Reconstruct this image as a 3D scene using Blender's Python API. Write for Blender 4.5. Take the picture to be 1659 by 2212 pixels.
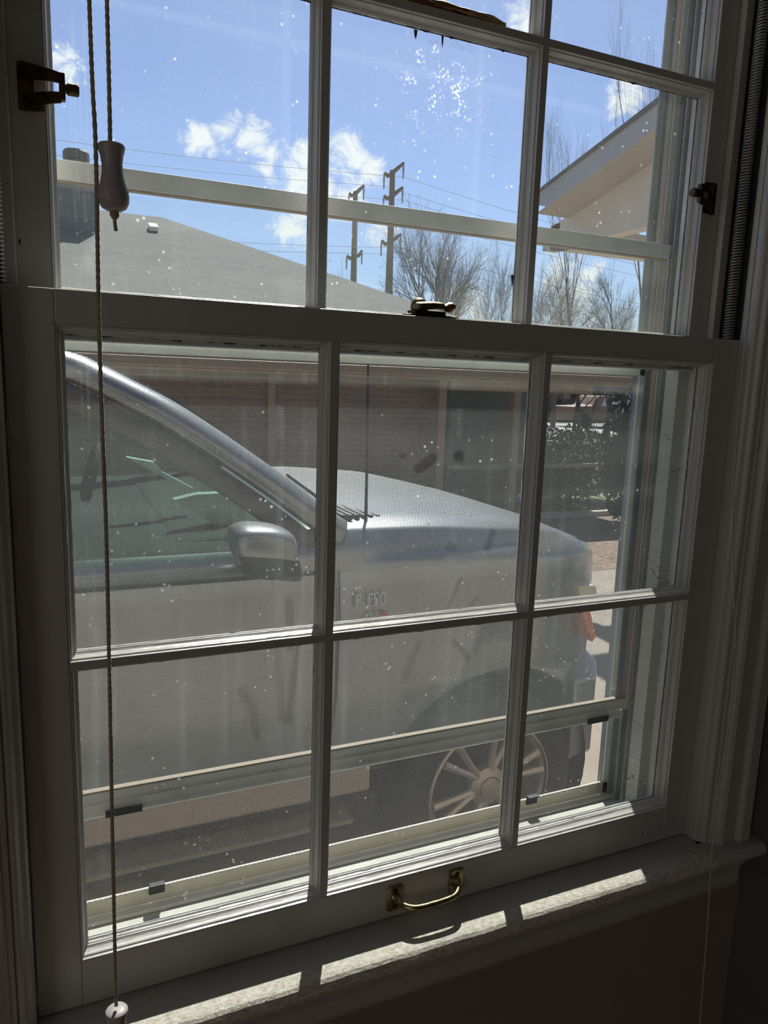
import bpy, bmesh, math, random
from mathutils import Vector, Matrix, noise
random.seed(7)
sc = bpy.context.scene
C = sc.collection
for o in list(bpy.data.objects): bpy.data.objects.remove(o)

# ------------------------------------------------------------------ camera
F_PX, W_PX, H_PX = 1597.0, 1659, 2212
YAW, PIT, ROL = 0.4227, -0.1719, 0.0338
CAM = Vector((-0.0049, -0.7204, 0.5871))
fw = Vector((math.sin(YAW)*math.cos(PIT), math.cos(YAW)*math.cos(PIT), math.sin(PIT)))
rt0 = Vector((math.cos(YAW), -math.sin(YAW), 0)); up0 = rt0.cross(fw)
rt = rt0*math.cos(ROL) + up0*math.sin(ROL)
up = -rt0*math.sin(ROL) + up0*math.cos(ROL)
cd = bpy.data.cameras.new('camera'); cam = bpy.data.objects.new('camera', cd); C.objects.link(cam)
cam.matrix_world = Matrix(((rt.x, up.x, -fw.x, CAM.x), (rt.y, up.y, -fw.y, CAM.y), (rt.z, up.z, -fw.z, CAM.z), (0, 0, 0, 1)))
cd.sensor_fit = 'VERTICAL'; cd.sensor_height = 36.0; cd.sensor_width = 27.0
cd.lens = 36.0*F_PX/H_PX; cd.clip_start = 0.01; cd.clip_end = 500
sc.camera = cam
def at(u, v, Y):
    "point of the plane y=Y seen at a pixel of the photograph"
    d = fw + rt*((u-829.5)/F_PX) - up*((v-1106)/F_PX)
    return CAM + d*((Y-CAM.y)/d.y)
def dirv(u, v):
    return (fw + rt*((u-829.5)/F_PX) - up*((v-1106)/F_PX)).normalized()

# ------------------------------------------------------------------ light and exposure
sc.view_settings.view_transform = 'Standard'; sc.view_settings.look = 'None'
sc.view_settings.gamma = 1.0; sc.view_settings.use_curve_mapping = False
sc.view_settings.exposure = 0.0
sc.cycles.transparent_max_bounces = 32
sc.cycles.max_bounces = 10
SUN_E, SKY_S, FILL = 12.5, 1.12, 9.5
SUNV = Vector((0.46, 1.0, 1.377)).normalized()
sl = bpy.data.lights.new('sun', 'SUN'); sl.energy = SUN_E; sl.angle = math.radians(0.53); sl.color = (1, .965, .9)
so = bpy.data.objects.new('sun', sl); C.objects.link(so); so.rotation_euler = SUNV.to_track_quat('Z', 'Y').to_euler()
so.location = (3, 8, 12)
fl = bpy.data.lights.new('room_fill', 'AREA'); fl.shape = 'RECTANGLE'; fl.size = 1.0; fl.size_y = 1.3; fl.energy = FILL; fl.color = (1, .965, .93)  # added fill lamp for indoor bounce light; the left wall has no opening
fo = bpy.data.objects.new('room_fill', fl); C.objects.link(fo); fo.location = (-2.93, -2.6, 0.7); fo.rotation_euler = (0, -math.pi/2, 0)

world = bpy.data.worlds.new('sky'); sc.world = world; world.use_nodes = True
nt = world.node_tree; nt.nodes.clear()
def N(nt, typ, **kw):
    n = nt.nodes.new(typ)
    for k, v in kw.items():
        if k.startswith('i_'):
            key = k[2:]; key = int(key) if key.isdigit() else key
            n.inputs[key].default_value = v
        else: setattr(n, k, v)
    return n
def mth(nt, op, a, b=None, c=None, clamp=False):
    n = nt.nodes.new('ShaderNodeMath'); n.operation = op; n.use_clamp = clamp
    for i, x in enumerate((a, b, c)):
        if x is None: continue
        if isinstance(x, (int, float)): n.inputs[i].default_value = x
        else: nt.links.new(x, n.inputs[i])
    return n.outputs[0]
def mrange(nt, v, a, b, c=0.0, d=1.0, smooth=False):
    n = nt.nodes.new('ShaderNodeMapRange'); n.clamp = True
    if smooth: n.interpolation_type = 'SMOOTHSTEP'
    nt.links.new(v, n.inputs[0])
    for i, x in zip((1, 2, 3, 4), (a, b, c, d)): n.inputs[i].default_value = x
    return n.outputs[0]
tc = N(nt, 'ShaderNodeTexCoord')
sky = N(nt, 'ShaderNodeTexSky', sky_type='NISHITA', sun_disc=False, sun_elevation=math.asin(SUNV.z), sun_rotation=math.atan2(SUNV.x, SUNV.y),
        air_density=1.0, dust_density=0.6, ozone_density=2.0, altitude=100)
skym = N(nt, 'ShaderNodeMix', data_type='RGBA', blend_type='MULTIPLY'); skym.inputs[0].default_value = 1.0
nt.links.new(sky.outputs[0], skym.inputs[6]); skym.inputs[7].default_value = (0.092, 0.096, 0.114, 1)
blobs = [((500,270),.022),((540,298),.028),((585,340),.026),((630,378),.032),((690,400),.034),((745,330),.024),((765,345),.018),((755,420),.028),
         ((665,335),.022),((425,305),.020),((640,492),.030),((128,142),.024),((825,500),.022),((1130,35),.026),((1350,208),.028),((800,380),.020),
         ((560,310),.02),((1220,620),.05),((1000,660),.04)]
acc = None
for (uv, r) in blobs:
    b = dirv(*uv)
    dn = N(nt, 'ShaderNodeVectorMath', operation='DISTANCE'); nt.links.new(tc.outputs['Generated'], dn.inputs[0]); dn.inputs[1].default_value = b
    m = mrange(nt, dn.outputs['Value'], r*1.9, 0.0, 0.0, 1.0, True)
    acc = m if acc is None else mth(nt, 'MAXIMUM', acc, m)
mp = N(nt, 'ShaderNodeMapping'); nt.links.new(tc.outputs['Generated'], mp.inputs[0]); mp.inputs['Scale'].default_value = (26, 26, 34)
ns = N(nt, 'ShaderNodeTexNoise', i_Scale=1.0, i_Detail=8.0, i_Roughness=.68, i_Distortion=.9); nt.links.new(mp.outputs[0], ns.inputs['Vector'])
dens = mrange(nt, mth(nt, 'ADD', mth(nt, 'MULTIPLY', acc, .55), mth(nt, 'MULTIPLY', ns.outputs[0], 1.45)), .95, 1.34, 0, 1, True)
cm = N(nt, 'ShaderNodeMix', data_type='RGBA'); nt.links.new(dens, cm.inputs[0]); nt.links.new(skym.outputs[2], cm.inputs[6]); cm.inputs[7].default_value = (.92, .95, .98, 1)
bg = N(nt, 'ShaderNodeBackground'); bg.inputs[1].default_value = SKY_S; nt.links.new(cm.outputs[2], bg.inputs[0])
wo = N(nt, 'ShaderNodeOutputWorld'); nt.links.new(bg.outputs[0], wo.inputs[0])

# ------------------------------------------------------------------ materials
MATS = {}
def newmat(name):
    m = bpy.data.materials.new(name); m.use_nodes = True; MATS[name] = m
    return m, m.node_tree, m.node_tree.nodes['Principled BSDF']
def mat(name, col, rough=.5, metal=0.0, bump=0.0, bscale=200.0, var=0.0, vscale=30.0, stretch=(1, 1, 1), col2=None, spec=.5, speck=None, speckcol=(.02, .018, .015)):
    m, t, b = newmat(name)
    b.inputs['Base Color'].default_value = (*col, 1); b.inputs['Roughness'].default_value = rough; b.inputs['Metallic'].default_value = metal
    b.inputs['Specular IOR Level'].default_value = spec
    tcn = N(t, 'ShaderNodeTexCoord'); mpn = N(t, 'ShaderNodeMapping'); t.links.new(tcn.outputs['Object'], mpn.inputs[0]); mpn.inputs['Scale'].default_value = stretch
    out = None
    if var or col2:
        n = N(t, 'ShaderNodeTexNoise', i_Scale=vscale, i_Detail=5.0, i_Roughness=.62); t.links.new(mpn.outputs[0], n.inputs['Vector'])
        mx = N(t, 'ShaderNodeMix', data_type='RGBA'); c2 = col2 or tuple(max(0, c*(1-var)) for c in col)
        t.links.new(mrange(t, n.outputs[0], .35, .68), mx.inputs[0]); mx.inputs[6].default_value = (*col, 1); mx.inputs[7].default_value = (*c2, 1)
        out = mx.outputs[2]
    if speck:
        v = N(t, 'ShaderNodeTexVoronoi', i_Scale=speck[0]); t.links.new(mpn.outputs[0], v.inputs['Vector'])
        mx = N(t, 'ShaderNodeMix', data_type='RGBA'); t.links.new(mrange(t, v.outputs['Distance'], speck[1], speck[1]*.6), mx.inputs[0])
        if out: t.links.new(out, mx.inputs[6])
        else: mx.inputs[6].default_value = (*col, 1)
        mx.inputs[7].default_value = (*speckcol, 1); out = mx.outputs[2]
    if out: t.links.new(out, b.inputs['Base Color'])
    if bump:
        n = N(t, 'ShaderNodeTexNoise', i_Scale=bscale, i_Detail=4.0); t.links.new(mpn.outputs[0], n.inputs['Vector'])
        bn = N(t, 'ShaderNodeBump', i_Strength=bump, i_Distance=.001); t.links.new(n.outputs[0], bn.inputs['Height']); t.links.new(bn.outputs[0], b.inputs['Normal'])
    return m
M = {}
M['paint'] = mat('white_gloss_paint', (.50, .485, .455), .38, bump=.45, bscale=55, var=.07, vscale=9, stretch=(1, 1, .35), speck=(22, .028))
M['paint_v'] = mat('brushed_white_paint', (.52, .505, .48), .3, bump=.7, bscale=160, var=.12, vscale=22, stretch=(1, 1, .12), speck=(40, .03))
M['paint_h_sunlit'] = mat('brushed_white_paint_sunlit', (.78, .77, .74), .3, bump=.9, bscale=180, var=.25, vscale=60, stretch=(.18, 1, 1), speck=(60, .05))  # lower bead paint, whitened to carry the sunlight falling there
M['stool'] = mat('stool_paint', (.55, .545, .51), .34, bump=.8, bscale=120, var=.12, vscale=14, stretch=(.5, 1, 1), speck=(26, .03))
M['worn'] = mat('worn_paint', (.74, .72, .66), .6, bump=1.0, bscale=420, col2=(.46, .41, .3), vscale=190, stretch=(.7, 1, 1), speck=(300, .22), speckcol=(.36, .31, .22))
M['trim'] = mat('trim_paint', (.50, .48, .445), .36, bump=.5, bscale=50, var=.1, vscale=7, stretch=(1, 1, .3), speck=(20, .025))
M['putty'] = mat('old_putty', (.62, .62, .6), .7, bump=1.5, bscale=400, col2=(.4, .39, .36), vscale=160)
M['dark_putty'] = mat('dark_chipped_edge', (.07, .06, .05), .8, bump=1.2, bscale=300)
M['wood_break'] = mat('broken_wood', (.28, .09, .045), .6, bump=1.5, bscale=260, col2=(.1, .035, .02), vscale=160, stretch=(.12, 1, 1))
M['bare_wood'] = mat('pale_splinter_wood', (.6, .45, .25), .5, bump=1.2, bscale=260, col2=(.3, .17, .08), vscale=200, stretch=(.12, 1, 1))
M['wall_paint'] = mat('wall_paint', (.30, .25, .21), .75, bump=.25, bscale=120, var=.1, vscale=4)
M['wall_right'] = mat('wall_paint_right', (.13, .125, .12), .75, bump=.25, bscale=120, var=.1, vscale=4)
M['ceil'] = mat('ceiling_paint', (.5, .48, .44), .8, bump=.2)
M['floorwood'] = mat('floor_wood', (.2, .12, .07), .45, bump=.3, bscale=60, var=.35, vscale=5, stretch=(1, 6, 1))
M['brass'] = mat('aged_brass', (.5, .41, .22), .3, metal=1.0, bump=.3, bscale=600, col2=(.2, .14, .06), vscale=90)
M['brass_dark'] = mat('tarnished_brass', (.13, .09, .045), .42, metal=1.0, bump=.6, bscale=500, col2=(.03, .022, .015), vscale=120)
M['brass_bright'] = mat('worn_brass_knob', (.22, .17, .10), .5, metal=.9, bump=.3, bscale=400, col2=(.14, .09, .05), vscale=130)
M['screw'] = mat('screw_metal', (.09, .07, .05), .45, metal=1.0, bump=.3)
M['black_metal'] = mat('black_channel', (.008, .008, .009), .5, bump=.3)
M['spring'] = mat('spring_steel', (.4, .39, .37), .4, metal=.6, bump=.2)
M['cord'] = mat('cream_cord', (.55, .48, .36), .8, bump=1.5, bscale=900, var=.2, vscale=400)
M['cord_grey'] = mat('pale_thin_cord', (.5, .48, .42), .8, bump=1, bscale=900)
M['tassel'] = mat('white_tassel', (.55, .5, .5), .4, bump=.3, bscale=300, var=.15, vscale=80)
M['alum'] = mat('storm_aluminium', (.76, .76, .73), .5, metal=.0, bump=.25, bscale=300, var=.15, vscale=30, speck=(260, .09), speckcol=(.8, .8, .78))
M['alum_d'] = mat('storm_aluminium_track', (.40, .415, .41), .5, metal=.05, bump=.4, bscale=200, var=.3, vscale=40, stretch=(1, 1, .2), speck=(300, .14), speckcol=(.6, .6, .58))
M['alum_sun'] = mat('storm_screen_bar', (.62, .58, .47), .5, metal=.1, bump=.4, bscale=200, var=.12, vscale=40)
M['gasket'] = mat('glazing_gasket', (.36, .29, .22), .6, bump=.3, bscale=500)
M['clip'] = mat('dark_clip', (.02, .025, .03), .5, bump=.3)
M['mesh'] = mat('screen_mesh', (.055, .055, .053), .65, bump=0)
M['spline'] = mat('screen_spline', (.6, .58, .54), .6, bump=1, bscale=900)
M['outsill'] = mat('outer_sill_paint', (.58, .6, .54), .6, bump=1, bscale=160, col2=(.42, .43, .38), vscale=28, stretch=(.4, 1, 1), speck=(45, .04), speckcol=(.1, .09, .07))
def crackmat():
    m, t, b = newmat('cracked_outer_paint')
    tcn = N(t, 'ShaderNodeTexCoord'); mpn = N(t, 'ShaderNodeMapping'); t.links.new(tcn.outputs['Object'], mpn.inputs[0]); mpn.inputs['Scale'].default_value = (9, 9, 210)
    v = N(t, 'ShaderNodeTexVoronoi', feature='DISTANCE_TO_EDGE', i_Scale=1.0); t.links.new(mpn.outputs[0], v.inputs['Vector'])
    n = N(t, 'ShaderNodeTexNoise', i_Scale=8.0, i_Detail=3.0); t.links.new(tcn.outputs['Object'], n.inputs['Vector'])
    f = mth(t, 'MULTIPLY', mrange(t, v.outputs[0], .03, .008), mrange(t, n.outputs[0], .5, .6))
    mx = N(t, 'ShaderNodeMix', data_type='RGBA'); t.links.new(f, mx.inputs[0]); mx.inputs[6].default_value = (.6, .6, .555, 1); mx.inputs[7].default_value = (.25, .24, .2, 1)
    t.links.new(mx.outputs[2], b.inputs['Base Color']); b.inputs['Roughness'].default_value = .55
    return m
M['crack'] = crackmat()

def glassmat(name, haze=.03, specks=.5, tint=(.975, .985, .98), streak=.5, dustcol=(.9, .9, .87), smear=0.0, drops=None, wiped=None, zfade=False):
    m, t, b = newmat(name); t.nodes.remove(b)
    out = t.nodes['Material Output']
    tcn = N(t, 'ShaderNodeTexCoord')
    tr = N(t, 'ShaderNodeBsdfTransparent'); tr.inputs[0].default_value = (*tint, 1)
    gl = N(t, 'ShaderNodeBsdfGlossy'); gl.inputs['Roughness'].default_value = .02; gl.inputs[0].default_value = (.9, .95, 1, 1)
    lw = N(t, 'ShaderNodeLayerWeight'); lw.inputs[0].default_value = .5
    frf = mth(t, 'ADD', mth(t, 'MULTIPLY', mth(t, 'POWER', lw.outputs['Facing'], 5.0), .45), .02)
    m1 = N(t, 'ShaderNodeMixShader'); t.links.new(frf, m1.inputs[0]); t.links.new(tr.outputs[0], m1.inputs[1]); t.links.new(gl.outputs[0], m1.inputs[2])
    df = N(t, 'ShaderNodeBsdfDiffuse'); df.inputs[0].default_value = (*dustcol, 1)
    tl = N(t, 'ShaderNodeBsdfTranslucent'); tl.inputs[0].default_value = (*dustcol, 1)
    ds = N(t, 'ShaderNodeMixShader'); ds.inputs[0].default_value = .7; t.links.new(df.outputs[0], ds.inputs[1]); t.links.new(tl.outputs[0], ds.inputs[2])
    # dust amount: even film + cloudy film + vertical runs + specks
    n1 = N(t, 'ShaderNodeTexNoise', i_Scale=7.0, i_Detail=4.0, i_Roughness=.6); t.links.new(tcn.outputs['Object'], n1.inputs['Vector'])
    mp2 = N(t, 'ShaderNodeMapping'); mp2.inputs['Scale'].default_value = (70, 1, 2.2); t.links.new(tcn.outputs['Object'], mp2.inputs[0])
    n2 = N(t, 'ShaderNodeTexNoise', i_Scale=1.0, i_Detail=3.0); t.links.new(mp2.outputs[0], n2.inputs['Vector'])
    cl = mrange(t, n1.outputs[0], .3, .75, .55, 1.7)
    st = mrange(t, n2.outputs[0], .58, .72, 0, streak)
    fac = mth(t, 'MULTIPLY', mth(t, 'ADD', cl, st), haze)
    if specks:
        v = N(t, 'ShaderNodeTexVoronoi', i_Scale=420.0); t.links.new(tcn.outputs['Object'], v.inputs['Vector'])
        s1 = mth(t, 'MULTIPLY', mrange(t, v.outputs['Distance'], .16, .08), mrange(t, v.outputs['Color'], .55, .9) if False else 1.0)
        nn = N(t, 'ShaderNodeTexNoise', i_Scale=150.0, i_Detail=1.0); t.links.new(tcn.outputs['Object'], nn.inputs['Vector'])
        s1 = mth(t, 'MULTIPLY', s1, mrange(t, nn.outputs[0], .55, .68))
        v2 = N(t, 'ShaderNodeTexVoronoi', i_Scale=85.0); t.links.new(tcn.outputs['Object'], v2.inputs['Vector'])
        n3 = N(t, 'ShaderNodeTexNoise', i_Scale=31.0, i_Detail=1.0); t.links.new(tcn.outputs['Object'], n3.inputs['Vector'])
        s2 = mth(t, 'MULTIPLY', mrange(t, v2.outputs['Distance'], .16, .10), mrange(t, n3.outputs[0], .60, .66))
        fac = mth(t, 'ADD', fac, mth(t, 'MULTIPLY', mth(t, 'MAXIMUM', s1, s2), specks))
    if drops:
        for (dx, dz, rr, amt) in drops:
            dn = N(t, 'ShaderNodeVectorMath', operation='DISTANCE'); sepn = N(t, 'ShaderNodeMapping'); sepn.inputs['Scale'].default_value = (1, 0, 1)
            t.links.new(tcn.outputs['Object'], sepn.inputs[0]); t.links.new(sepn.outputs[0], dn.inputs[0]); dn.inputs[1].default_value = (dx, 0, dz)
            ar = mrange(t, dn.outputs['Value'], rr, rr*.3, 0, 1, True)
            v3 = N(t, 'ShaderNodeTexVoronoi', i_Scale=230.0); t.links.new(tcn.outputs['Object'], v3.inputs['Vector'])
            d3 = mth(t, 'MULTIPLY', mrange(t, v3.outputs['Distance'], .42, .3), ar)
            n4 = N(t, 'ShaderNodeTexNoise', i_Scale=60.0, i_Detail=2.0); t.links.new(tcn.outputs['Object'], n4.inputs['Vector'])
            fac = mth(t, 'ADD', fac, mth(t, 'MULTIPLY', mth(t, 'MULTIPLY', d3, mrange(t, n4.outputs[0], .5, .62)), amt))
    if zfade:
        sx_ = N(t, 'ShaderNodeSeparateXYZ'); t.links.new(tcn.outputs['Object'], sx_.inputs[0])
        fac = mth(t, 'MULTIPLY', fac, mrange(t, sx_.outputs[2], .45, .74, 1.0, .3, True))
    if wiped:
        accw = None
        for (a, b2, r) in wiped:
            a, b2 = Vector((a[0], 0, a[2])), Vector((b2[0], 0, b2[2])); ba = b2-a; ll = max(ba.length_squared, 1e-8)
            pr_ = N(t, 'ShaderNodeMapping'); pr_.inputs['Scale'].default_value = (1, 0, 1); t.links.new(tcn.outputs['Object'], pr_.inputs[0])
            sb = N(t, 'ShaderNodeVectorMath', operation='SUBTRACT'); t.links.new(pr_.outputs[0], sb.inputs[0]); sb.inputs[1].default_value = a
            dt = N(t, 'ShaderNodeVectorMath', operation='DOT_PRODUCT'); t.links.new(sb.outputs[0], dt.inputs[0]); dt.inputs[1].default_value = ba/ll
            sv = N(t, 'ShaderNodeVectorMath', operation='SCALE'); sv.inputs[0].default_value = ba; t.links.new(mth(t, 'ADD', dt.outputs['Value'], 0.0, clamp=True), sv.inputs['Scale'])
            ds_ = N(t, 'ShaderNodeVectorMath', operation='DISTANCE'); t.links.new(sb.outputs[0], ds_.inputs[0]); t.links.new(sv.outputs[0], ds_.inputs[1])
            dd2 = mth(t, 'ADD', ds_.outputs['Value'], mth(t, 'MULTIPLY', mth(t, 'SUBTRACT', n1.outputs[0], .5), .008))
            mk = mrange(t, dd2, r*1.15, r*.7, 0, .85, True)
            accw = mk if accw is None else mth(t, 'MAXIMUM', accw, mk)
        fac = mth(t, 'MULTIPLY', fac, mth(t, 'SUBTRACT', 1.0, accw))
    m2 = N(t, 'ShaderNodeMixShader'); t.links.new(mth(t, 'MINIMUM', fac, .9), m2.inputs[0]); t.links.new(m1.outputs[0], m2.inputs[1]); t.links.new(ds.outputs[0], m2.inputs[2])
    t.links.new(m2.outputs[0], out.inputs[0])
    return m
_d = at(960, 185, .064)
M['glass_up'] = glassmat('dusty_window_glass_upper', haze=.008, specks=.4, streak=.4, drops=[(_d.x, _d.z, .07, .5)])
M['glass_lo'] = glassmat('dusty_window_glass_lower', haze=.0045, specks=.35, streak=.5)
_w = [((625, 1300), (628, 1400), 11), ((600, 1405), (607, 1550), 9), ((642, 1400), (626, 1530), 8), ((618, 1548), (622, 1552), 14), ((520, 1492), (546, 1528), 9), ((546, 1528), (555, 1590), 7),
      ((905, 1012), (936, 990), 13), ((990, 985), (991, 990), 14), ((1064, 1150), (1050, 1190), 10), ((1000, 1240), (960, 1330), 6), ((972, 1180), (978, 1186), 12), ((1030, 1290), (990, 1350), 6), ((870, 985), (872, 985), 7), ((905, 1390), (870, 1470), 7), ((980, 1385), (1010, 1420), 8)]
_w = [(at(*a, .116), at(*b, .116), r*.0006) for a, b, r in _w]
M['glass_storm'] = glassmat('dusty_storm_glass', wiped=_w, zfade=True, dustcol=(.82, .88, .84), haze=.036, specks=.4, streak=.9, tint=(.97, .98, .975))
M['glass_storm_up'] = glassmat('upper_storm_glass', haze=.009, specks=.3, streak=.7, tint=(.975, .985, .98))
M['glass_car'] = glassmat('car_glass', haze=.008, specks=0, streak=0, tint=(.6, .68, .65))

M['car'] = mat('silver_car_paint', (.34, .355, .36), .26, metal=.65, bump=0, var=.04, vscale=3)
M['car_dark'] = mat('car_black_trim', (.025, .025, .027), .5, bump=.2)
M['door_bounce'] = mat('tan_ground_bounce', (.42, .36, .30), .5, metal=.1)  # ground bounce on the door bottom, painted as tan
M['car_tan'] = mat('car_tan_strip', (.3, .25, .2), .45, metal=.3)
M['car_trim'] = mat('car_grey_trim', (.12, .115, .11), .45)
M['rubber'] = mat('tyre_rubber', (.02, .02, .021), .85, bump=.5, bscale=120)
M['rim'] = mat('wheel_rim', (.55, .48, .4), .35, metal=.6)
M['badge'] = mat('badge_chrome', (.55, .6, .68), .35, metal=.4)
M['badge_red'] = mat('badge_red', (.6, .08, .05), .5)
M['lamp'] = mat('headlamp_lens', (.7, .66, .5), .2, metal=.1)
M['amber'] = mat('amber_marker', (.75, .18, .05), .3)
M['interior'] = mat('car_interior', (.04, .04, .045), .8)
M['seat'] = mat('car_seat', (.13, .13, .14), .85)
M['mirror_pale'] = mat('far_mirror', (.55, .68, .6), .4)
M['asphalt'] = mat('dark_gravel_bed', (.05, .048, .045), .9, bump=1, bscale=80, var=.4, vscale=30)
M['concrete'] = mat('driveway_concrete', (.34, .29, .235), .85, bump=.6, bscale=40, var=.2, vscale=3, stretch=(1, 1, 1))
M['grass'] = mat('winter_grass', (.25, .24, .12), .95, bump=1, bscale=30, var=.35, vscale=4)
M['mulch'] = mat('mulch_bed', (.13, .09, .07), .95, bump=1, bscale=50, col2=(.32, .24, .18), vscale=14)
M['street'] = mat('street_concrete', (.38, .37, .35), .9, bump=.3, var=.1)
M['curb'] = mat('kerb_stone', (.55, .5, .44), .85, bump=.4)
M['siding'] = mat('cream_siding', (.66, .60, .51), .75, bump=.2, bscale=60, var=.06, vscale=3)
M['soffit2'] = mat('wide_soffit', (.44, .40, .34), .75, bump=.2, var=.05)
M['fascia'] = mat('grey_fascia', (.42, .42, .43), .6, var=.06)
M['roofdark'] = mat('dark_roof_edge', (.10, .11, .13), .8, bump=.6, bscale=60)
M['tanwood'] = mat('tan_trim', (.46, .35, .24), .6, var=.12, vscale=5)
M['soffit'] = mat('soffit', (.32, .26, .2), .7, var=.1)
M['bark'] = mat('bare_bark', (.14, .115, .10), .9, bump=.6, bscale=30, var=.3, vscale=10)
M['pole'] = mat('weathered_steel', (.2, .17, .14), .8, var=.1)
M['insul'] = mat('grey_insulator', (.35, .37, .42), .6)
M['wire'] = mat('power_wire', (.12, .12, .13), .7)
M['leaf'] = mat('evergreen_leaf', (.06, .085, .05), .7, col2=(.15, .17, .10), vscale=9)
M['leaf_d'] = mat('dark_evergreen_leaf', (.035, .05, .035), .75, col2=(.08, .09, .06), vscale=6)
M['backwood'] = mat('distant_wood', (.17, .15, .15), .9, col2=(.26, .24, .24), vscale=3)
M['whitecar'] = mat('white_vehicle', (.7, .7, .7), .4)
M['brownthing'] = mat('brown_vehicle', (.22, .13, .1), .5)
def brick():
    m, t, b = newmat('brick_wall'); tcn = N(t, 'ShaderNodeTexCoord'); mpn = N(t, 'ShaderNodeMapping'); t.links.new(tcn.outputs['Object'], mpn.inputs[0])
    mpn.inputs['Rotation'].default_value = (math.pi/2, 0, 0)
    br = N(t, 'ShaderNodeTexBrick', i_Scale=1.0); br.inputs['Brick Width'].default_value = .21; br.inputs['Row Height'].default_value = .075; br.inputs['Mortar Size'].default_value = .006
    br.inputs['Color1'].default_value = (.36, .25, .20, 1); br.inputs['Color2'].default_value = (.28, .20, .17, 1); br.inputs['Mortar'].default_value = (.4, .36, .31, 1)
    t.links.new(mpn.outputs[0], br.inputs['Vector']); t.links.new(br.outputs[0], b.inputs['Base Color']); b.inputs['Roughness'].default_value = .9
    return m
M['brick'] = brick()
def shingle():
    m, t, b = newmat('roof_shingles'); tcn = N(t, 'ShaderNodeTexCoord')
    br = N(t, 'ShaderNodeTexBrick', i_Scale=1.0); br.inputs['Brick Width'].default_value = .3; br.inputs['Row Height'].default_value = .14; br.inputs['Mortar Size'].default_value = .008
    br.inputs['Color1'].default_value = (.085, .087, .09, 1); br.inputs['Color2'].default_value = (.062, .064, .068, 1); br.inputs['Mortar'].default_value = (.04, .04, .042, 1)
    n = N(t, 'ShaderNodeTexNoise', i_Scale=60.0, i_Detail=3.0); t.links.new(tcn.outputs['Object'], n.inputs['Vector'])
    mx = N(t, 'ShaderNodeMix', data_type='RGBA', blend_type='MULTIPLY'); mx.inputs[0].default_value = .5
    t.links.new(tcn.outputs['Object'], br.inputs['Vector']); t.links.new(br.outputs[0], mx.inputs[6]); t.links.new(n.outputs[0], mx.inputs[7]); t.links.new(mx.outputs[2], b.inputs['Base Color'])
    b.inputs['Roughness'].default_value = .95
    return m
M['shingle'] = shingle()
M['chim'] = mat('chimney_render', (.11, .115, .13), .9, bump=.5, var=.2)
M['roofvent'] = mat('white_roof_vent', (.85, .8, .72), .6)
M['cabpale'] = mat('pale_cab_green', (.72, .88, .76), .5)  # colour of the bright patches in the cab window

# ------------------------------------------------------------------ mesh helpers
def link(name, bm, m, parent=None, smooth=False, bevel=0, **tags):
    me = bpy.data.meshes.new(name)
    bmesh.ops.recalc_face_normals(bm, faces=bm.faces[:])
    bm.to_mesh(me); bm.free()
    if isinstance(m, (list, tuple)):
        for x in m: me.materials.append(x)
    else: me.materials.append(m)
    if smooth:
        for p in me.polygons: p.use_smooth = True
    o = bpy.data.objects.new(name, me); C.objects.link(o)
    if parent: o.parent = parent; o.matrix_parent_inverse = parent.matrix_world.inverted() if False else Matrix.Translation(-Vector(parent.location))
    if bevel:
        b = o.modifiers.new('bevel', 'BEVEL'); b.width = bevel; b.segments = 2; b.limit_method = 'ANGLE'; b.angle_limit = math.radians(40)
    for k, v in tags.items(): o[k] = v
    return o
def thing(name, loc, label, cat, group=None):
    o = bpy.data.objects.new(name, None); C.objects.link(o); o.location = loc; o.empty_display_size = .02
    o['label'] = label; o['category'] = cat
    if group: o['group'] = group
    return o
def structure(o): o['kind'] = 'structure'; return o
def box(bm, x0, x1, y0, y1, z0, z1, mi=0):
    v = [bm.verts.new((x, y, z)) for x in (x0, x1) for y in (y0, y1) for z in (z0, z1)]
    for a in ((0,1,3,2),(4,6,7,5),(0,4,5,1),(2,3,7,6),(0,2,6,4),(1,5,7,3)):
        bm.faces.new([v[i] for i in a]).material_index = mi
    return bm
def B(*a): return box(bmesh.new(), *a)
def prism(bm, pts, axis, a, b, mi=0):
    def mk(p, c):
        if axis == 'x': return (c, p[0], p[1])
        if axis == 'y': return (p[0], c, p[1])
        return (p[0], p[1], c)
    A = [bm.verts.new(mk(p, a)) for p in pts]; Bv = [bm.verts.new(mk(p, b)) for p in pts]
    n = len(pts)
    for i in range(n): bm.faces.new((A[i], A[(i+1) % n], Bv[(i+1) % n], Bv[i])).material_index = mi
    bm.faces.new(A).material_index = mi; bm.faces.new(Bv[::-1]).material_index = mi
    return bm
def tube(bm, pts, r, seg=8, cap=True, mi=0):
    pts = [Vector(p) for p in pts]; rs = r if isinstance(r, (list, tuple)) else [r]*len(pts)
    rings = []; prev = None
    for i, p in enumerate(pts):
        t = (pts[min(i+1, len(pts)-1)]-pts[max(i-1, 0)]).normalized()
        if prev is None:
            a = Vector((0, 0, 1)) if abs(t.z) < .9 else Vector((1, 0, 0)); n = t.cross(a).normalized()
        else:
            n = (prev-t*prev.dot(t)); n = n.normalized() if n.length > 1e-6 else t.orthogonal().normalized()
        prev = n; b2 = t.cross(n)
        rings.append([bm.verts.new(p+(n*math.cos(k*2*math.pi/seg)+b2*math.sin(k*2*math.pi/seg))*rs[i]) for k in range(seg)])
    for A, D in zip(rings, rings[1:]):
        for k in range(seg): bm.faces.new((A[k], A[(k+1) % seg], D[(k+1) % seg], D[k])).material_index = mi
    if cap: bm.faces.new(rings[0][::-1]).material_index = mi; bm.faces.new(rings[-1]).material_index = mi
    return bm
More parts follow.
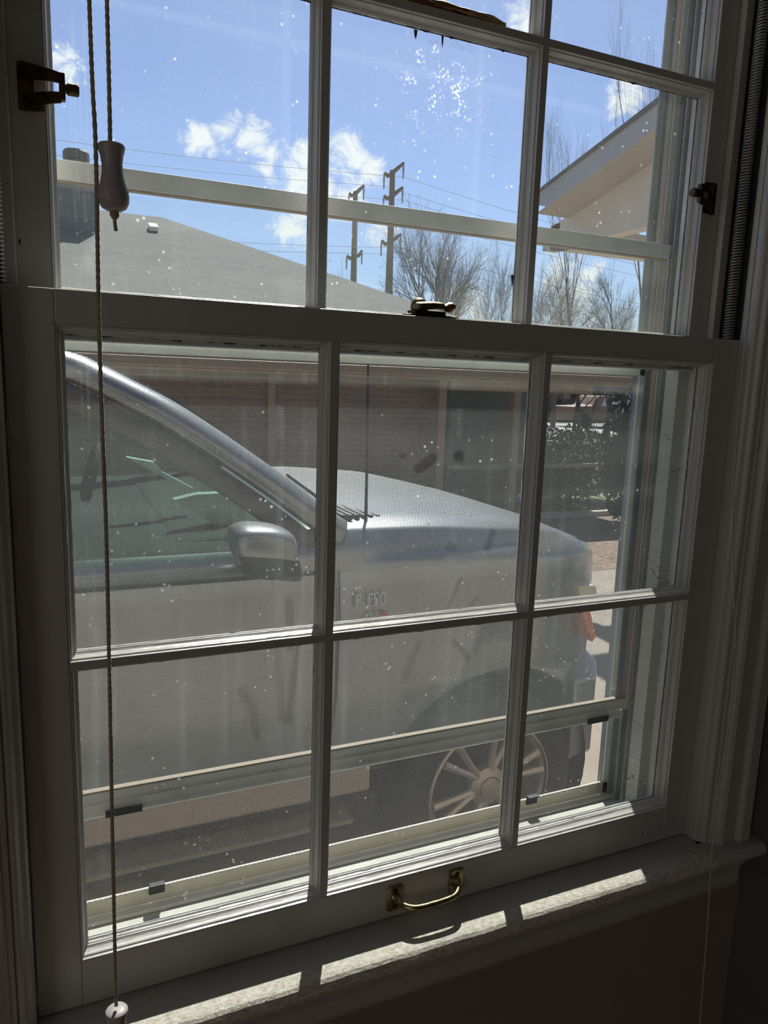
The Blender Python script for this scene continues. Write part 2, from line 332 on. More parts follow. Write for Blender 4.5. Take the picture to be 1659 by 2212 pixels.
def lathe(bm, prof, origin, axis=Vector((0, 0, 1)), seg=24, mi=0, cap=True):
    axis = Vector(axis).normalized(); n = axis.orthogonal().normalized(); b2 = axis.cross(n); o = Vector(origin); rings = []
    for (r, h) in prof:
        rings.append([bm.verts.new(o+axis*h+(n*math.cos(k*2*math.pi/seg)+b2*math.sin(k*2*math.pi/seg))*max(r, 1e-5)) for k in range(seg)])
    for A, D in zip(rings, rings[1:]):
        for k in range(seg): bm.faces.new((A[k], A[(k+1) % seg], D[(k+1) % seg], D[k])).material_index = mi
    if cap: bm.faces.new(rings[0][::-1]).material_index = mi; bm.faces.new(rings[-1]).material_index = mi
    return bm
def grid(bm, rows, mi=0, closed=False):
    vs = [[bm.verts.new(p) for p in r] for r in rows]
    for a, b in zip(vs, vs[1:]):
        n = len(a)
        for k in range(n if closed else n-1):
            bm.faces.new((a[k], a[(k+1) % n], b[(k+1) % n], b[k])).material_index = mi
    return vs
def rectring(bm, x0, x1, z0, z1, prof, mi=0):
    "sweep a closed profile (inset, y) round a rectangle with mitred corners"
    loops = []
    for (d, y) in prof:
        loops.append([bm.verts.new(p) for p in ((x0+d, y, z0+d), (x1-d, y, z0+d), (x1-d, y, z1-d), (x0+d, y, z1-d))])
    n = len(prof)
    for i in range(n):
        A, D = loops[i], loops[(i+1) % n]
        for k in range(4): bm.faces.new((A[k], A[(k+1) % 4], D[(k+1) % 4], D[k])).material_index = mi
    return bm

# ------------------------------------------------------------------ window dimensions (metres)
OW, OH = .78, .6285            # opening of a sash
T_M = .0072                    # muntin face
PA, PB = (OW-2*T_M)/3, (OH-T_M)/2
JL, JR = -.0427, .823          # jamb faces
ZS = -.053                     # stool top
ZB, ZT = -.0513, .6586         # lower sash bottom and top
UZ0, UZ1 = .618, 1.335         # upper sash bottom and top
HEAD = 1.338
CASE_OUT = .082

# ------------------------------------------------------------------ room shell
RX0, RX1, RY0, RZ0, RZ1 = -3.0, .92, -4.2, -.82, 1.72
WY0, WY1 = -.025, .165
bm = bmesh.new()
box(bm, RX0-.1, JL-.02, WY0, WY1, RZ0-.4, RZ1+.1); box(bm, JR+.02, RX1+2.6, WY0, WY1, RZ0-.4, RZ1+.1)
box(bm, JL-.02, JR+.02, WY0, WY1, HEAD+.02, RZ1+.1); box(bm, JL-.02, JR+.02, WY0, WY1, RZ0-.4, -.13)
structure(link('wall_front', bm, M['wall_paint']))
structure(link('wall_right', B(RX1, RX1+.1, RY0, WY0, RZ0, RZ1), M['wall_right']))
structure(link('wall_left', B(RX0-.1, RX0, RY0, WY0, RZ0, RZ1), M['ceil']))
structure(link('wall_back', B(RX0-.1, RX1+.1, RY0-.1, RY0, RZ0, RZ1), M['ceil']))
structure(link('floor', B(RX0-.1, RX1+.1, RY0-.1, WY0, RZ0-.1, RZ0), M['floorwood']))
structure(link('ceiling', B(RX0-.1, RX1+.1, RY0-.1, WY0, RZ1, RZ1+.1), M['ceil']))

# window 1: jambs, stops, casings, stool, apron, outer sill
win = bpy.data.objects.new('window_1', None); C.objects.link(win); win.location = (.39, 0, ZS); win['kind'] = 'structure'
for s in (0, 1):
    def X(x): return JR+x if s else JL-x          # x measured outwards from the jamb face
    def pb(nm, pts, m, z0, z1, bev=0): return link(nm, prism(bmesh.new(), [(X(a), b) for a, b in pts], 'z', z0, z1), m, win, bevel=bev)
    pb('jamb', [(0, .0), (.02, .0), (.02, .105), (0, .105)], M['crack'], -.12, HEAD+.02)
    link('parting_bead', B(*sorted((X(-.0135), X(0))), .0345, .0445, ZT-.02, HEAD), M['trim'], win, bevel=.001)
    link('blind_stop', B(*sorted((X(-.02), X(.02))), .0805, .105, -.11, HEAD+.02), M['crack'], win, bevel=.0008)
    pb('stop_bead', [(0, .0), (0, -.0165), (.002, -.0195), (.006, -.0225), (.009, -.0265), (.0115, -.028), (.0145, -.028), (.0145, -.0255), (.02, -.0255), (.02, .0)], M['trim'], ZS, HEAD)
    pb('casing', [(.0155, 0-.003), (.0155, -.030), (.018, -.0315), (.021, -.031), (.0235, -.0335), (.0265, -.038), (.031, -.0405), (.034, -.0405), (.036, -.0385), (.056, -.0385), (.0585, -.0400),
                  (.060, -.0435), (.0625, -.0455), (CASE_OUT-.003, -.0455), (CASE_OUT, -.0435), (CASE_OUT, WY0+.0005), (.02, WY0+.0005)], M['trim'], ZS, HEAD+.08)
link('head_jamb', B(JL-.02, JR+.02, 0, .105, HEAD, HEAD+.02), M['paint'], win)
link('head_casing', B(JL-CASE_OUT, JR+CASE_OUT, -.047, WY0, HEAD+.0, HEAD+.11), M['trim'], win, bevel=.002)
# stool with rounded worn nose
R_ = .011
nose = [(-.052+.0, ZS)] + [(-.052-R_*math.sin(a), ZS-R_+R_*math.cos(a)) for a in [i*math.pi/8 for i in range(1, 9)]]
prof = [(.020, ZS), (-.0362, ZS)] + nose[0:] + [(.020, ZS-2*R_)]
def wavy_stool():
    bm = bmesh.new(); xs = [JL+.001+(JR-JL-.002)*i/160 for i in range(161)]
    rows = []
    for x in xs:
        r = []
        for (y, z) in prof:
            k = 0 if y > -.05 else 1
            r.append((x, y+k*.0012*noise.noise((x*35, z*60, 0)), z+k*.0006*noise.noise((x*50, 3, z*90))))
        rows.append(r)
    vs = grid(bm, rows, closed=True); bm.faces.new(vs[0]); bm.faces.new(vs[-1][::-1])
    bm.faces.ensure_lookup_table()
    for f in bm.faces:
        c = f.calc_center_median()
        if c.y < -.0365 and c.z > ZS-.014: f.material_index = 1
    return bm
link('stool', wavy_stool(), [M['stool'], M['worn']], win, smooth=False)
for s in (0, 1):
    x0, x1 = (JR-.001, RX1-.001) if s else (JL-.10, JL+.001)
    link('stool_horn', prism(bmesh.new(), [(WY0-.0005, ZS), (-.0362, ZS)]+nose+[(WY0-.0005, ZS-2*R_)], 'x', x0, x1), M['stool'], win)
ap = [(WY0, ZS-.0225), (-.050, ZS-.0225), (-.0505, ZS-.030), (-.046, ZS-.037), (-.0435, ZS-.045), (-.0435, ZS-.064), (-.041, ZS-.071), (-.036, ZS-.077), (WY0, ZS-.079)]
link('apron', prism(bmesh.new(), ap, 'x', JL-.085, JR+.068), M['trim'], win)
# outer sill, sloping outwards
link('outer_sill', prism(bmesh.new(), [(.0, -.0535), (.05, -.0560), (.0501, -.0575), (.130, -.0650), (.1301, -.0720), (.165, -.078), (.165, -.135), (.0, -.13)], 'x', JL-.02, JR+.02), M['outsill'], win)

# ------------------------------------------------------------------ sashes
GY = .018
bead = [(0, 0), (.0007, .0002), (.0012, .0030), (.0024, .0036), (.0030, .0050), (.0032, .0075), (.0042, .0105), (.0056, .0122), (.0062, .0126), (.0064, .0140), (.0072, .0150), (.0073, GY-.0002), (0, GY-.0002)]
def sash(name, Y, z0, z1, top, bot, zopen, label, is_up):
    "zopen: z of the bottom of the opening"
    s = thing(name, (.39, Y, z0), label, 'window sash')
    pv, ph = M['paint'], M['paint']
    x0, x1 = JL+.0012, JR-.0012
    D = .0335
    for a, b in ((x0, 0), (OW, x1)): link('stile', B(a, b, Y, Y+D, z0, z1), pv, s, bevel=.0012)
    link('bottom_rail', B(0, OW, Y, Y+D, z0, zopen), ph, s, bevel=.0010)
    link('top_rail', B(0, OW, Y, Y+D, zopen+OH, z1), ph, s, bevel=.0010)
    for i in (1, 2):
        x = i*(PA+T_M)-T_M; link('vertical_muntin', B(x, x+T_M, Y+.0002, Y+D-.001, zopen, zopen+OH), M['paint'], s)
    z = zopen+PB; link('horizontal_muntin', B(0, OW, Y+.0001, Y+D-.0012, z, z+T_M), M['paint'], s)
    for j in range(2):
        for i in range(3):
            ax, az = i*(PA+T_M), zopen+j*(PB+T_M)
            bm = bmesh.new(); rectring(bm, ax, ax+PA, az, az+PB, [(d, Y+y) for d, y in bead])
            bm.faces.ensure_lookup_table()
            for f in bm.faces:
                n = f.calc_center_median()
                if n.z < az+.012: f.material_index = 1  # bottom of each ring takes the sun-whitened paint
            link('glazing_bead', bm, [M['paint_v'], M['paint_h_sunlit']], s)
            link('outer_putty', rectring(bmesh.new(), ax, ax+PA, az, az+PB, [(0, Y+GY+.0032), (.0068, Y+GY+.0032), (.001, Y+D-.0015), (0, Y+D-.0015)]), M['putty'], s)
            g = link('glass_pane', B(ax+.0005, ax+PA-.0005, Y+GY, Y+GY+.003, az+.0005, az+PB-.0005), M['glass_up'] if is_up else M['glass_lo'], s)
            # ragged paint and putty line on the glass
            bm = bmesh.new(); yy = Y+GY-.0006
            for side in range(4):
                nseg = 110; L = PB if side in (1, 3) else PA
                rng = random.Random(side*17+i*5+j*3+int(Y*1000))
                pa = []
                amp = {0: .0016, 1: .0014, 2: .0026, 3: .0012}[side]
                off = rng.random()*50
                for k in range(nseg+1):
                    tt = k/nseg; w = .0066+amp*max(0, .35+1.1*noise.noise((tt*L*60+off, side, 0))+.6*noise.noise((tt*L*300+off, 7, 0)))
                    e = .004+tt*(L-.008)
                    if side == 0: q = (ax+e, az+.005, ax+e, az+w)
                    elif side == 2: q = (ax+e, az+PB-.005, ax+e, az+PB-w)
                    elif side == 1: q = (ax+PA-.005, az+e, ax+PA-w, az+e)
                    else: q = (ax+.005, az+e, ax+w, az+e)
                    pa.append(q)
                f1 = [[bm.verts.new((q[0], yb, q[1])) for q in pa] for yb in (yy, yy+.0006)]
                f2 = [[bm.verts.new((q[2], yb, q[3])) for q in pa] for yb in (yy, yy+.0006)]
                dark = side == 2
                for k in range(nseg):
                    for (A, Bq) in ((f1[0], f2[0]), (f2[0], f2[1]), (f2[1], f1[1])):
                        bm.faces.new((A[k], A[k+1], Bq[k+1], Bq[k])).material_index = 1 if (dark and noise.noise((k*.11+off, 2, 3)) > -.1) or (side == 1 and noise.noise((k*.15+off, 5, 3)) > .15) else 0
            link('ragged_putty_line', bm, [M['putty'], M['dark_putty']], s)
    return s
lower = sash('lower_window_sash', 0.0, ZB, ZT, .0301, .0513, 0.0, 'white six-pane lower window sash with the brass pull, nearer the room', False)
upper = sash('upper_window_sash', 0.0455, UZ0, UZ1, .0434, .04, .6588, 'white six-pane upper window sash with a splintered crossbar, behind the lower one', True)
# splintered muntin of the upper sash
zt = .6588+PB+T_M
rng = random.Random(4)
bm = bmesh.new(); rows = []
for k in range(61):
    t = k/60; x = .262+.205*t
    h = .0035+.0125*math.sin(min(1, t*1.25)*math.pi*.72)*(1+.35*noise.noise((x*60, 1, 0)))*(1-.6*t)*1.25
    if t > .92: h *= max(.1, (1-t)/.08)
    lift = .004*max(0, t-.5)*2
    rows.append([(x, .0462, zt-.0012+lift*.4), (x, .0458, zt+h*.6+lift), (x, .053, zt+h+lift), (x, .0585, zt+h*.9+lift), (x, .0600, zt-.001+lift*.4)])
vs = grid(bm, rows, closed=True); bm.faces.new(vs[0]); bm.faces.new(vs[-1][::-1])
bm.faces.ensure_lookup_table()
for f in bm.faces:
    c = f.calc_center_median()
    if c.y > .055: f.material_index = 0
    elif c.z < zt+.0075+ .004*noise.noise((c.x*90, 0, 0)): f.material_index = 1
    else: f.material_index = 0
    if c.x > .42 and c.y < .053: f.material_index = 2
link('splinter', bm, [M['dark_putty'], M['wood_break'], M['bare_wood']], upper, label='reddish broken wood on the upper crossbar')
for (x0, x1, zz) in ((.31, .40, .0075), (.35, .435, .0060), (.38, .468, .0045)):
    bm = bmesh.new(); pts = []
    for k in range(14):
        t = k/13; pts.append((x0+(x1-x0)*t, .0455-.0012*math.sin(t*3), zt+zz*(1-.6*t)+.0011*noise.noise((t*9, zz*900, 0))))
    tube(bm, pts, [.0011*(1-.8*k/13) for k in range(14)], 5)
    link('splinter', bm, M['bare_wood'] if zz < .005 else M['wood_break'], upper)
for (u, v, l, w) in ((897, 72, .006, .002), (955, 84, .009, .0012), (1106, 600, .010, .002)):
    p = at(u, v, .0625); bm = bmesh.new(); prism(bm, [(p.x-w, p.z+.003), (p.x+w, p.z+.003), (p.x+w*.6, p.z-l*.5), (p.x+w*.1, p.z-l), (p.x-w*.6, p.z-l*.4)], 'y', .0610, .0620)
    link('paint_flake', bm, M['dark_putty'], upper)

# ------------------------------------------------------------------ storm window
st = thing('storm_window', (.39, .13, -.08), 'grey aluminium storm window frame with side tracks outside the wooden sashes', 'storm window')
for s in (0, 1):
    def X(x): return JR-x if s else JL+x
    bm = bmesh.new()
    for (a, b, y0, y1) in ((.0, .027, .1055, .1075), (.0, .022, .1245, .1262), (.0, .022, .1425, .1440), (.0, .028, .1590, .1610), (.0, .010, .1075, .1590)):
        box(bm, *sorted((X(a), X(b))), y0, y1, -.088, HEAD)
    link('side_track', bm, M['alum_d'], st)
bm = bmesh.new(); box(bm, JL, JR, .1055, .1075, HEAD-.03, HEAD); box(bm, JL, JR, .1075, .161, HEAD-.012, HEAD); link('head_track', bm, M['alum_d'], st)
bm = bmesh.new(); prism(bm, [(.1320, -.083), (.1320, -.0635), (.1345, -.0620), (.161, -.064), (.161, -.090)], 'x', JL, JR); link('base_rail', bm, M['alum'], st)
def storm_sash(name, y, z0, z1, label, bar=.021, low=.021):
    t = thing(name, (.39, y, z0), label, 'storm window pane')
    xa, xb = JL+.011, JR-.0235
    xo = JR-.0115
    d = .011
    # mitred frame
    def mit(x0, x1, zz0, zz1, w):
        o = [(x0, zz0), (x1, zz0), (x1, zz1), (x0, zz1)]; i = [(x0+w, zz0+w), (x1-w, zz0+w), (x1-w, zz1-w), (x0+w, zz1-w)]
        names = ['bottom_bar', 'side_bar', 'top_bar', 'side_bar']
        for k in range(4):
            a, b = o[k], o[(k+1) % 4]; c, e = i[(k+1) % 4], i[k]
            g = .0002
            link(names[k], prism(bmesh.new(), [a, b, c, e], 'y', y, y+d), M['alum'], t, bevel=.0006)
    mit(xa, xo, z0, z1, bar)
    link('gasket', rectring(bmesh.new(), xa+bar-.001, xo-bar+.001, z0+bar-.001, z1-bar+.001, [(0, y+.001), (.0028, y+.001), (.0028, y+d-.001), (0, y+d-.001)]), M['gasket'], t, bevel=.0007)
    link('glass_pane', B(xa+bar, xo-bar, y+.004, y+.0065, z0+bar, z1-bar), M['glass_storm_up'] if y > .12 else M['glass_storm'], t)
    return t
sl_ = storm_sash('storm_glass_insert', .1105, .0990, .7915, 'lower storm glass panel raised above the sill, its bars crossing both sashes', bar=.0190)
# pull lip and tabs on the raised insert
link('pull_lip', prism(bmesh.new(), [(.1085, .1055), (.1105, .1055), (.1105, .0990), (.1100, .0925), (.1060, .0905), (.1050, .0930), (.1075, .0950)], 'x', JL+.03, JR-.04), M['alum'], sl_)
for xx in (.052, .735):
    link('slide_latch', B(xx-.02, xx+.02, .1040, .1050, .0895, .0985), M['clip'], sl_, bevel=.0008)
storm_sash('storm_glass_insert', .1285, .6300, 1.3200, 'upper storm glass panel in the outer track, seen through the top of the window', bar=.0170)
# insect screen
sc_ = thing('insect_screen', (.39, .149, -.06), 'fine grey insect screen in a thin metal frame outside the lower panes', 'insect screen')
sx0, sx1, sz0, sz1, sy = JL+.012, JR-.0105, -.0615, .6265, .1455
fr = {'bottom_bar': (sx0, sx1, sz0, sz0+.019), 'top_bar': (sx0, sx1, sz1-.016, sz1), 'side_bar': (sx1-.020, sx1, sz0, sz1), 'side_bar ': (sx0, sx0+.020, sz0, sz1)}
for k, (a, b, c, e) in fr.items():
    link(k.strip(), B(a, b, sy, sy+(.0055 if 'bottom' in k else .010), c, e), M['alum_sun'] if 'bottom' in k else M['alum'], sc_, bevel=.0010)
bm = bmesh.new(); ix0, ix1, iz0, iz1 = sx0+.0195, sx1-.0195, sz0+.0185, sz1-.0155
PW, rw, yw = .0016, .00015, sy+.004
n = int((ix1-ix0)/PW)
for k in range(n+1):
    x = ix0+k*PW; wv = [(x-rw, yw-rw), (x+rw, yw-rw), (x+rw, yw+rw), (x-rw, yw+rw)]
    A = [bm.verts.new((a, b, iz0)) for a, b in wv]; D = [bm.verts.new((a, b, iz1)) for a, b in wv]
    for q in range(4): bm.faces.new((A[q], A[(q+1) % 4], D[(q+1) % 4], D[q]))
n = int((iz1-iz0)/PW)
for k in range(n+1):
    z = iz0+k*PW; wv = [(yw-rw, z-rw), (yw+rw, z-rw), (yw+rw, z+rw), (yw-rw, z+rw)]
    A = [bm.verts.new((ix0, a, b)) for a, b in wv]; D = [bm.verts.new((ix1, a, b)) for a, b in wv]
    for q in range(4): bm.faces.new((A[q], A[(q+1) % 4], D[(q+1) % 4], D[q]))
link('wire_mesh', bm, M['mesh'], sc_)
bm = bmesh.new(); pts = []
for k in range(420):
    t = k/419; pts.append((ix0+(ix1-ix0)*t, sy-.0003, iz0+.0012+.0004*math.sin(k*2.1)))
tube(bm, pts, .0014, 6); link('spline_cord', bm, M['spline'], sc_)
for (u, v) in ((338, 1890), (1151, 1697)):
    p = at(u, v, sy-.002); bm = bmesh.new()
    box(bm, p.x-.0095, p.x+.0095, sy-.0035, sy-.0002, iz0-.006, iz0+.0085); box(bm, p.x-.0095, p.x+.0095, sy-.0085, sy-.0035, iz0+.0070, iz0+.0085)
    link('lift_tab', bm, M['clip'], sc_, bevel=.0004)

# ------------------------------------------------------------------ hardware
# brass pull on the bottom rail
h = thing('sash_pull', (.3925, 0, -.025), 'curved brass pull handle screwed to the bottom rail of the lower sash', 'handle')
pts = []
xa, xb = .3515, .4335; zc = -.0250
ctrl = [(xa, -.002, zc), (xa+.001, -.010, zc-.0005), (xa+.006, -.019, zc-.001), (xa+.014, -.0245, zc-.0012), (xa+.024, -.0265, zc-.0012), ((xa+xb)/2, -.027, zc-.001),
        (xb-.024, -.0265, zc-.0008), (xb-.014, -.0245, zc-.0006), (xb-.006, -.019, zc), (xb-.001, -.010, zc), (xb, -.002, zc)]
def smooth_path(c, n=6):
    c = [Vector(p) for p in c]; out = []
    for i in range(len(c)-1):
        p0, p1, p2, p3 = c[max(i-1, 0)], c[i], c[i+1], c[min(i+2, len(c)-1)]
        for k in range(n):
            t = k/n; out.append(.5*((2*p1)+(p2-p0)*t+(2*p0-5*p1+4*p2-p3)*t*t+(3*p1-p0-3*p2+p3)*t**3))
    out.append(c[-1]); return out
pp = smooth_path(ctrl); nn_ = len(pp)
rr = [.0036+.0042*max(0, 1-min(k, nn_-1-k)/7)**1.6 for k in range(nn_)]
link('grip', tube(bmesh.new(), pp, rr, 14), M['brass'], h, smooth=True)
for xc in (xa-.0015, xb+.0015):
    bm = bmesh.new(); w, hh, r = .0105, .0165, .004; pts = []
    for (cx, cz, a0) in ((w-r, hh-r, 0), (-(w-r), hh-r, 90), (-(w-r), -(hh-r), 180), (w-r, -(hh-r), 270)):
        for a in (0, 30, 60, 90): pts.append((xc+cx+r*math.cos(math.radians(a0+a)), zc+cz+r*math.sin(math.radians(a0+a))))
    prism(bm, pts, 'y', -.0026, -.0001); link('mounting_plate', bm, M['brass'], h, bevel=.0009)
    for dz in (.0098, -.0098):
        link('screw', lathe(bmesh.new(), [(.0034, 0), (.0034, .0006), (.0022, .0011), (.0004, .0005)], (xc, -.0024, zc+dz), (0, -1, 0), 14), M['screw'], h)
# sash lock on the meeting rail
k_ = thing('sash_lock', (.374, .014, ZT), 'tarnished brass crescent sash lock on top of the lower sash', 'window lock')
bm = bmesh.new(); pts = [(.341, .012), (.346, .008), (.402, .008), (.407, .012), (.407, .020), (.402, .026), (.346, .026), (.341, .020)]
prism(bm, pts, 'z', ZT, ZT+.0028); link('base_plate', bm, M['brass_dark'], k_, bevel=.0009)
bm = bmesh.new(); pts = [(.3515, .0095), (.388, .0095), (.3915, .013), (.3915, .021), (.388, .0245), (.3515, .0245), (.3475, .020), (.3475, .014)]
prism(bm, pts, 'z', ZT+.0025, ZT+.0072); link('body', bm, M['brass_dark'], k_, bevel=.001)
link('pivot', lathe(bmesh.new(), [(.0095, 0), (.0095, .004), (.0088, .0085), (.006, .0125), (.001, .0140)], (.3605, .018, ZT+.0070), (0, 0, 1), 20), M['brass_dark'], k_, smooth=True)
bm = bmesh.new(); rows = []
for i in range(19):
    t = i/18; x = .3515+.049*t
    if t < .72: w = .0105-.004*t/.72; th = .0085-.003*t/.72; zc_ = ZT+.0102+.0030*math.sin(t/.72*math.pi*.6)
    else:
        q = (t-.72)/.28; w = .0052+.0028*math.sin(q*math.pi); th = .0032+.0062*math.sin(min(1, q*1.02)*math.pi); zc_ = ZT+.0120+.0005*q
    if i in (0, 18): w *= .45; th *= .3
    yc = .014-.004*t
    rows.append([(x, yc+w*math.cos(a), zc_+th*.62*math.sin(a)) for a in [j*math.pi/6 for j in range(12)]])
vs = grid(bm, rows, closed=True); bm.faces.new(vs[0]); bm.faces.new(vs[-1][::-1])
link('lever', bm, M['brass_bright'], k_, smooth=True)
# ventilation latches on the upper sash stiles
def latch(side, zc, label, pin, L=1.0):
    YS = .0455; sx = 1 if side == 'l' else -1; x0 = -.0215 if side == 'l' else .8
    t = thing('ventilation_latch', (x0+sx*.011, YS, zc), label, 'window latch')
    XX = lambda a: x0+sx*a
    bm = bmesh.new(); pts = [(XX(0), zc-.0185), (XX(0), zc+.0195), (XX(.003), zc+.0205), (XX(.021), zc+.0195), (XX(.0215), zc+.009), (XX(.0125), zc+.0075), (XX(.0125), zc-.0055), (XX(.0215), zc-.007), (XX(.021), zc-.0175), (XX(.003), zc-.0195)]
    prism(bm, pts, 'y', YS-.0022, YS-.0001); link('base_plate', bm, M['brass_dark'], t, bevel=.0006)
    for sg in (1, -1):
        rows = []; bm = bmesh.new()
        for i in range(11):
            q = i/10; xx = XX(.004+.030*q*L); yy = YS-.002-.017*math.sin(q*math.pi*.5); hz = .0135-.0050*q; zo = zc+sg*(.0125-.0048*q) - (0.001*q)
            dx, dy = -sx*.0000, .0018
            rows.append([(xx, yy, zo-hz*.5), (xx, yy, zo+hz*.5), (xx+sx*.0004, yy+.0026, zo+hz*.5), (xx+sx*.0004, yy+.0026, zo-hz*.5)])
        vs = grid(bm, rows, closed=True); bm.faces.new(vs[0]); bm.faces.new(vs[-1][::-1]); link('arm', bm, M['brass_dark'], t, bevel=.0004)
        link('screw', lathe(bmesh.new(), [(.0036, 0), (.0036, .001), (.002, .0018), (.0003, .001)], (XX(.0075), YS-.0035, zc+sg*.0115), (0, -1, 0), 14), M['screw'], t)
    link('end_block', B(*sorted((XX(.0025+.030*L), XX(.0075+.030*L))), YS-.0215, YS-.0145, zc-.0115, zc+.0105), M['brass_dark'], t, bevel=.0008)
    link('pin', lathe(bmesh.new(), [(.0040, 0), (.0040, .002), (.0052, .003), (.0052, pin), (.0040, pin+.0012), (.001, pin+.0014)], (XX(.0065+.030*L), YS-.018, zc-.001), (sx, 0, 0), 18), M['brass_dark'], t, smooth=False)
latch('l', .8300, 'dark brass ventilation latch on the left stile of the upper sash', .0110)
latch('r', .8385, 'dark brass ventilation latch on the right stile of the upper sash', .0120, 1.3)
# spring balances in the jambs
def balance(side, label):
    s = 1 if side == 'r' else -1; X0 = JR if side == 'r' else JL
    t = thing('spring_balance', (X0, .014, ZT), label, 'spring balance')
    if side == 'l': X0 -= .006
    bm = bmesh.new(); box(bm, *sorted((X0, X0-s*.0012)), .0005, .034 if side == 'r' else .02, ZT+.0005, HEAD); box(bm, *sorted((X0, X0-s*.0085)), .0225, .0240, ZT+.0005, HEAD); box(bm, *sorted((X0, X0-s*.0060)), .0290, .0302, ZT+.0005, HEAD)
    link('channel', bm, M['black_metal'], t)
    bm = bmesh.new(); pts = []; turns = 190; cx = X0-s*.0088+(-.004 if side == 'l' else 0)
    for i in range(turns*12+1):
        a = i*2*math.pi/12; pts.append((cx+.0062*math.cos(a), .0125+.0062*math.sin(a), ZT+.001+(HEAD-ZT-.002)*i/(turns*12)))
    tube(bm, pts, .0011, 5); link('coil_spring', bm, M['spring'], t, smooth=True)
balance('r', 'long coiled spring balance in the black right-hand jamb channel')
balance('l', 'long coiled spring balance in the black left-hand jamb channel')

# blind headrail and cords
hr = link('blind_headrail', B(JL+.01, JR-.01, -.125, -.075, 1.255, 1.30), M['tassel'], bevel=.003, label='slim white blind headrail fixed above the upper sash', category='blind')
CY = -.10
def cordpath(pxs, ztop, wob=.0):
    ps = [at(u, v, CY) for (u, v) in pxs]; p0 = ps[0].copy(); p0.z = ztop; p0.x = ps[0].x
    return [p0]+ps
def make_cord(name, pxs, r, m, label, tassel_z=None, tas=None, seg=8, group=None):
    path = smooth_path(cordpath(pxs, 1.256), 24)
    t = thing(name, path[0], label, 'pull cord', group)
    bm = bmesh.new()
    dense = []
    for a, b in zip(path, path[1:]):
        n = max(1, int((b-a).length/.0016))
        for i in range(n): dense.append(a.lerp(b, i/n))
    dense.append(path[-1])
    rs = [r*(1+.13*math.sin(i*1.9)) for i in range(len(dense))]
    tube(bm, dense, rs, seg); link('string', bm, m, t, smooth=True)
    return t, path
c1, p1 = make_cord('pull_cord', [(193, 0), (207, 330), (214, 700), (224, 1000), (232, 1250), (245, 1900), (251, 2172)], .00155, M['cord'], 'long cream blind cord hanging down to a white pull near the stool')
c2, p2 = make_cord('pull_cord', [(231, 0), (238, 312)], .00155, M['cord'], 'short blind cord ending in a bell-shaped pull beside the left latch')
c3, p3 = make_cord('pull_cord', [(1595, 900), (1588, 1400), (1570, 1600), (1545, 1750), (1528, 2000), (1505, 2300)], .0009, M['cord_grey'], 'thin pale cord hanging in front of the right casing')
def pull(parent, top, tiltx):
    # bell-shaped wooden tassel, knot and cord end below
    ax = Vector((tiltx, 0, -1)).normalized()
    prof = [(.0030, 0), (.0088, .0002), (.0098, .0016), (.0096, .004), (.0082, .0085), (.0074, .014), (.0076, .020), (.0088, .0265), (.0108, .032), (.0114, .037), (.0108, .0415), (.0088, .0452), (.0052, .0472), (.0022, .0478)]
    link('pull', lathe(bmesh.new(), prof, top, ax, 28), M['tassel'], parent, smooth=True)
    bm = bmesh.new(); e = Vector(top)+ax*.0472; lathe(bm, [(.001, -.002), (.0032, 0), (.0036, .003), (.002, .0055)], e, ax, 10); tube(bm, [e, e+ax*.008, e+ax*.014+Vector((.0005, 0, 0))], .0014, 7)
    link('knot', bm, M['cord'], parent, smooth=True)
pull(c2, at(240, 311, CY), .02); pull(c1, at(252, 2180, CY), .0)

# ------------------------------------------------------------------ outside ground
G = -1.26
structure(link('driveway', B(-40, 70, 1.25, 5.2, G-.3, G), M['concrete']))
structure(link('side_bed', B(-40, 70, WY1, 1.25, G-.3, G-.004), M['asphalt']))
bm = bmesh.new(); box(bm, -40, 70, 5.2, 8.0, G-.3, G+.001)
structure(link('planting_strip', bm, M['mulch']))
structure(link('kerb_strip', B(3.6, 30, 7.92, 8.06, G-.2, G+.07), M['curb']))
structure(link('lawn', B(-40, 70, 8.06, 17.5, G-.3, G+.0), M['grass']))
structure(link('street', B(-60, 110, 17.5, 34, G-.3, G-.0), M['street']))
structure(link('far_ground', B(-120, 180, 34, 160, G-.3, G), M['grass']))

# ------------------------------------------------------------------ neighbour's house
hs = thing('neighbour_house', (2, 10, G), 'single-storey brick house with a grey hip roof and tan eaves behind the car', 'house')
EX, EY, EZ, SL = 7.92, 8.0, .82, .44
RT = 5.95
def roof():
    bm = bmesh.new(); LX = -9.0
    def q(*p):
        vs = [bm.verts.new(x) for x in p]; vl = [bm.verts.new((x[0], x[1], x[2]-.10)) for x in p]
        bm.faces.new(vs); bm.faces.new(vl[::-1])
        for i in range(len(p)): bm.faces.new((vs[i], vs[(i+1) % len(p)], vl[(i+1) % len(p)], vl[i]))
    a = (LX, EY, EZ); b = (EX, EY, EZ); c = (EX-RT, EY+RT, EZ+SL*RT); d = (LX, EY+RT, EZ+SL*RT)
    q(a, b, c, d); e = (EX, EY+2*RT, EZ); q(b, e, c); q(e, (LX, EY+2*RT, EZ), d, c)
    return bm
link('roof', roof(), M['shingle'], hs)
bm = bmesh.new(); box(bm, -9, EX, EY-.02, EY+.03, EZ-.15, EZ-.005); box(bm, EX-.03, EX+.02, EY, EY+2*RT, EZ-.15, EZ-.005); link('fascia', bm, M['tanwood'], hs)
bm = bmesh.new(); box(bm, -9, EX-.1, EY-.12, EY-.02, EZ-.13, EZ-.02); link('gutter', bm, M['tanwood'], hs, bevel=.02)
link('soffit', B(-9, EX-.03, EY+.03, EY+2.2, EZ-.16, EZ-.13), M['tanwood'], hs)
WYH = 8.75
xw = at(940, 1000, WYH).x
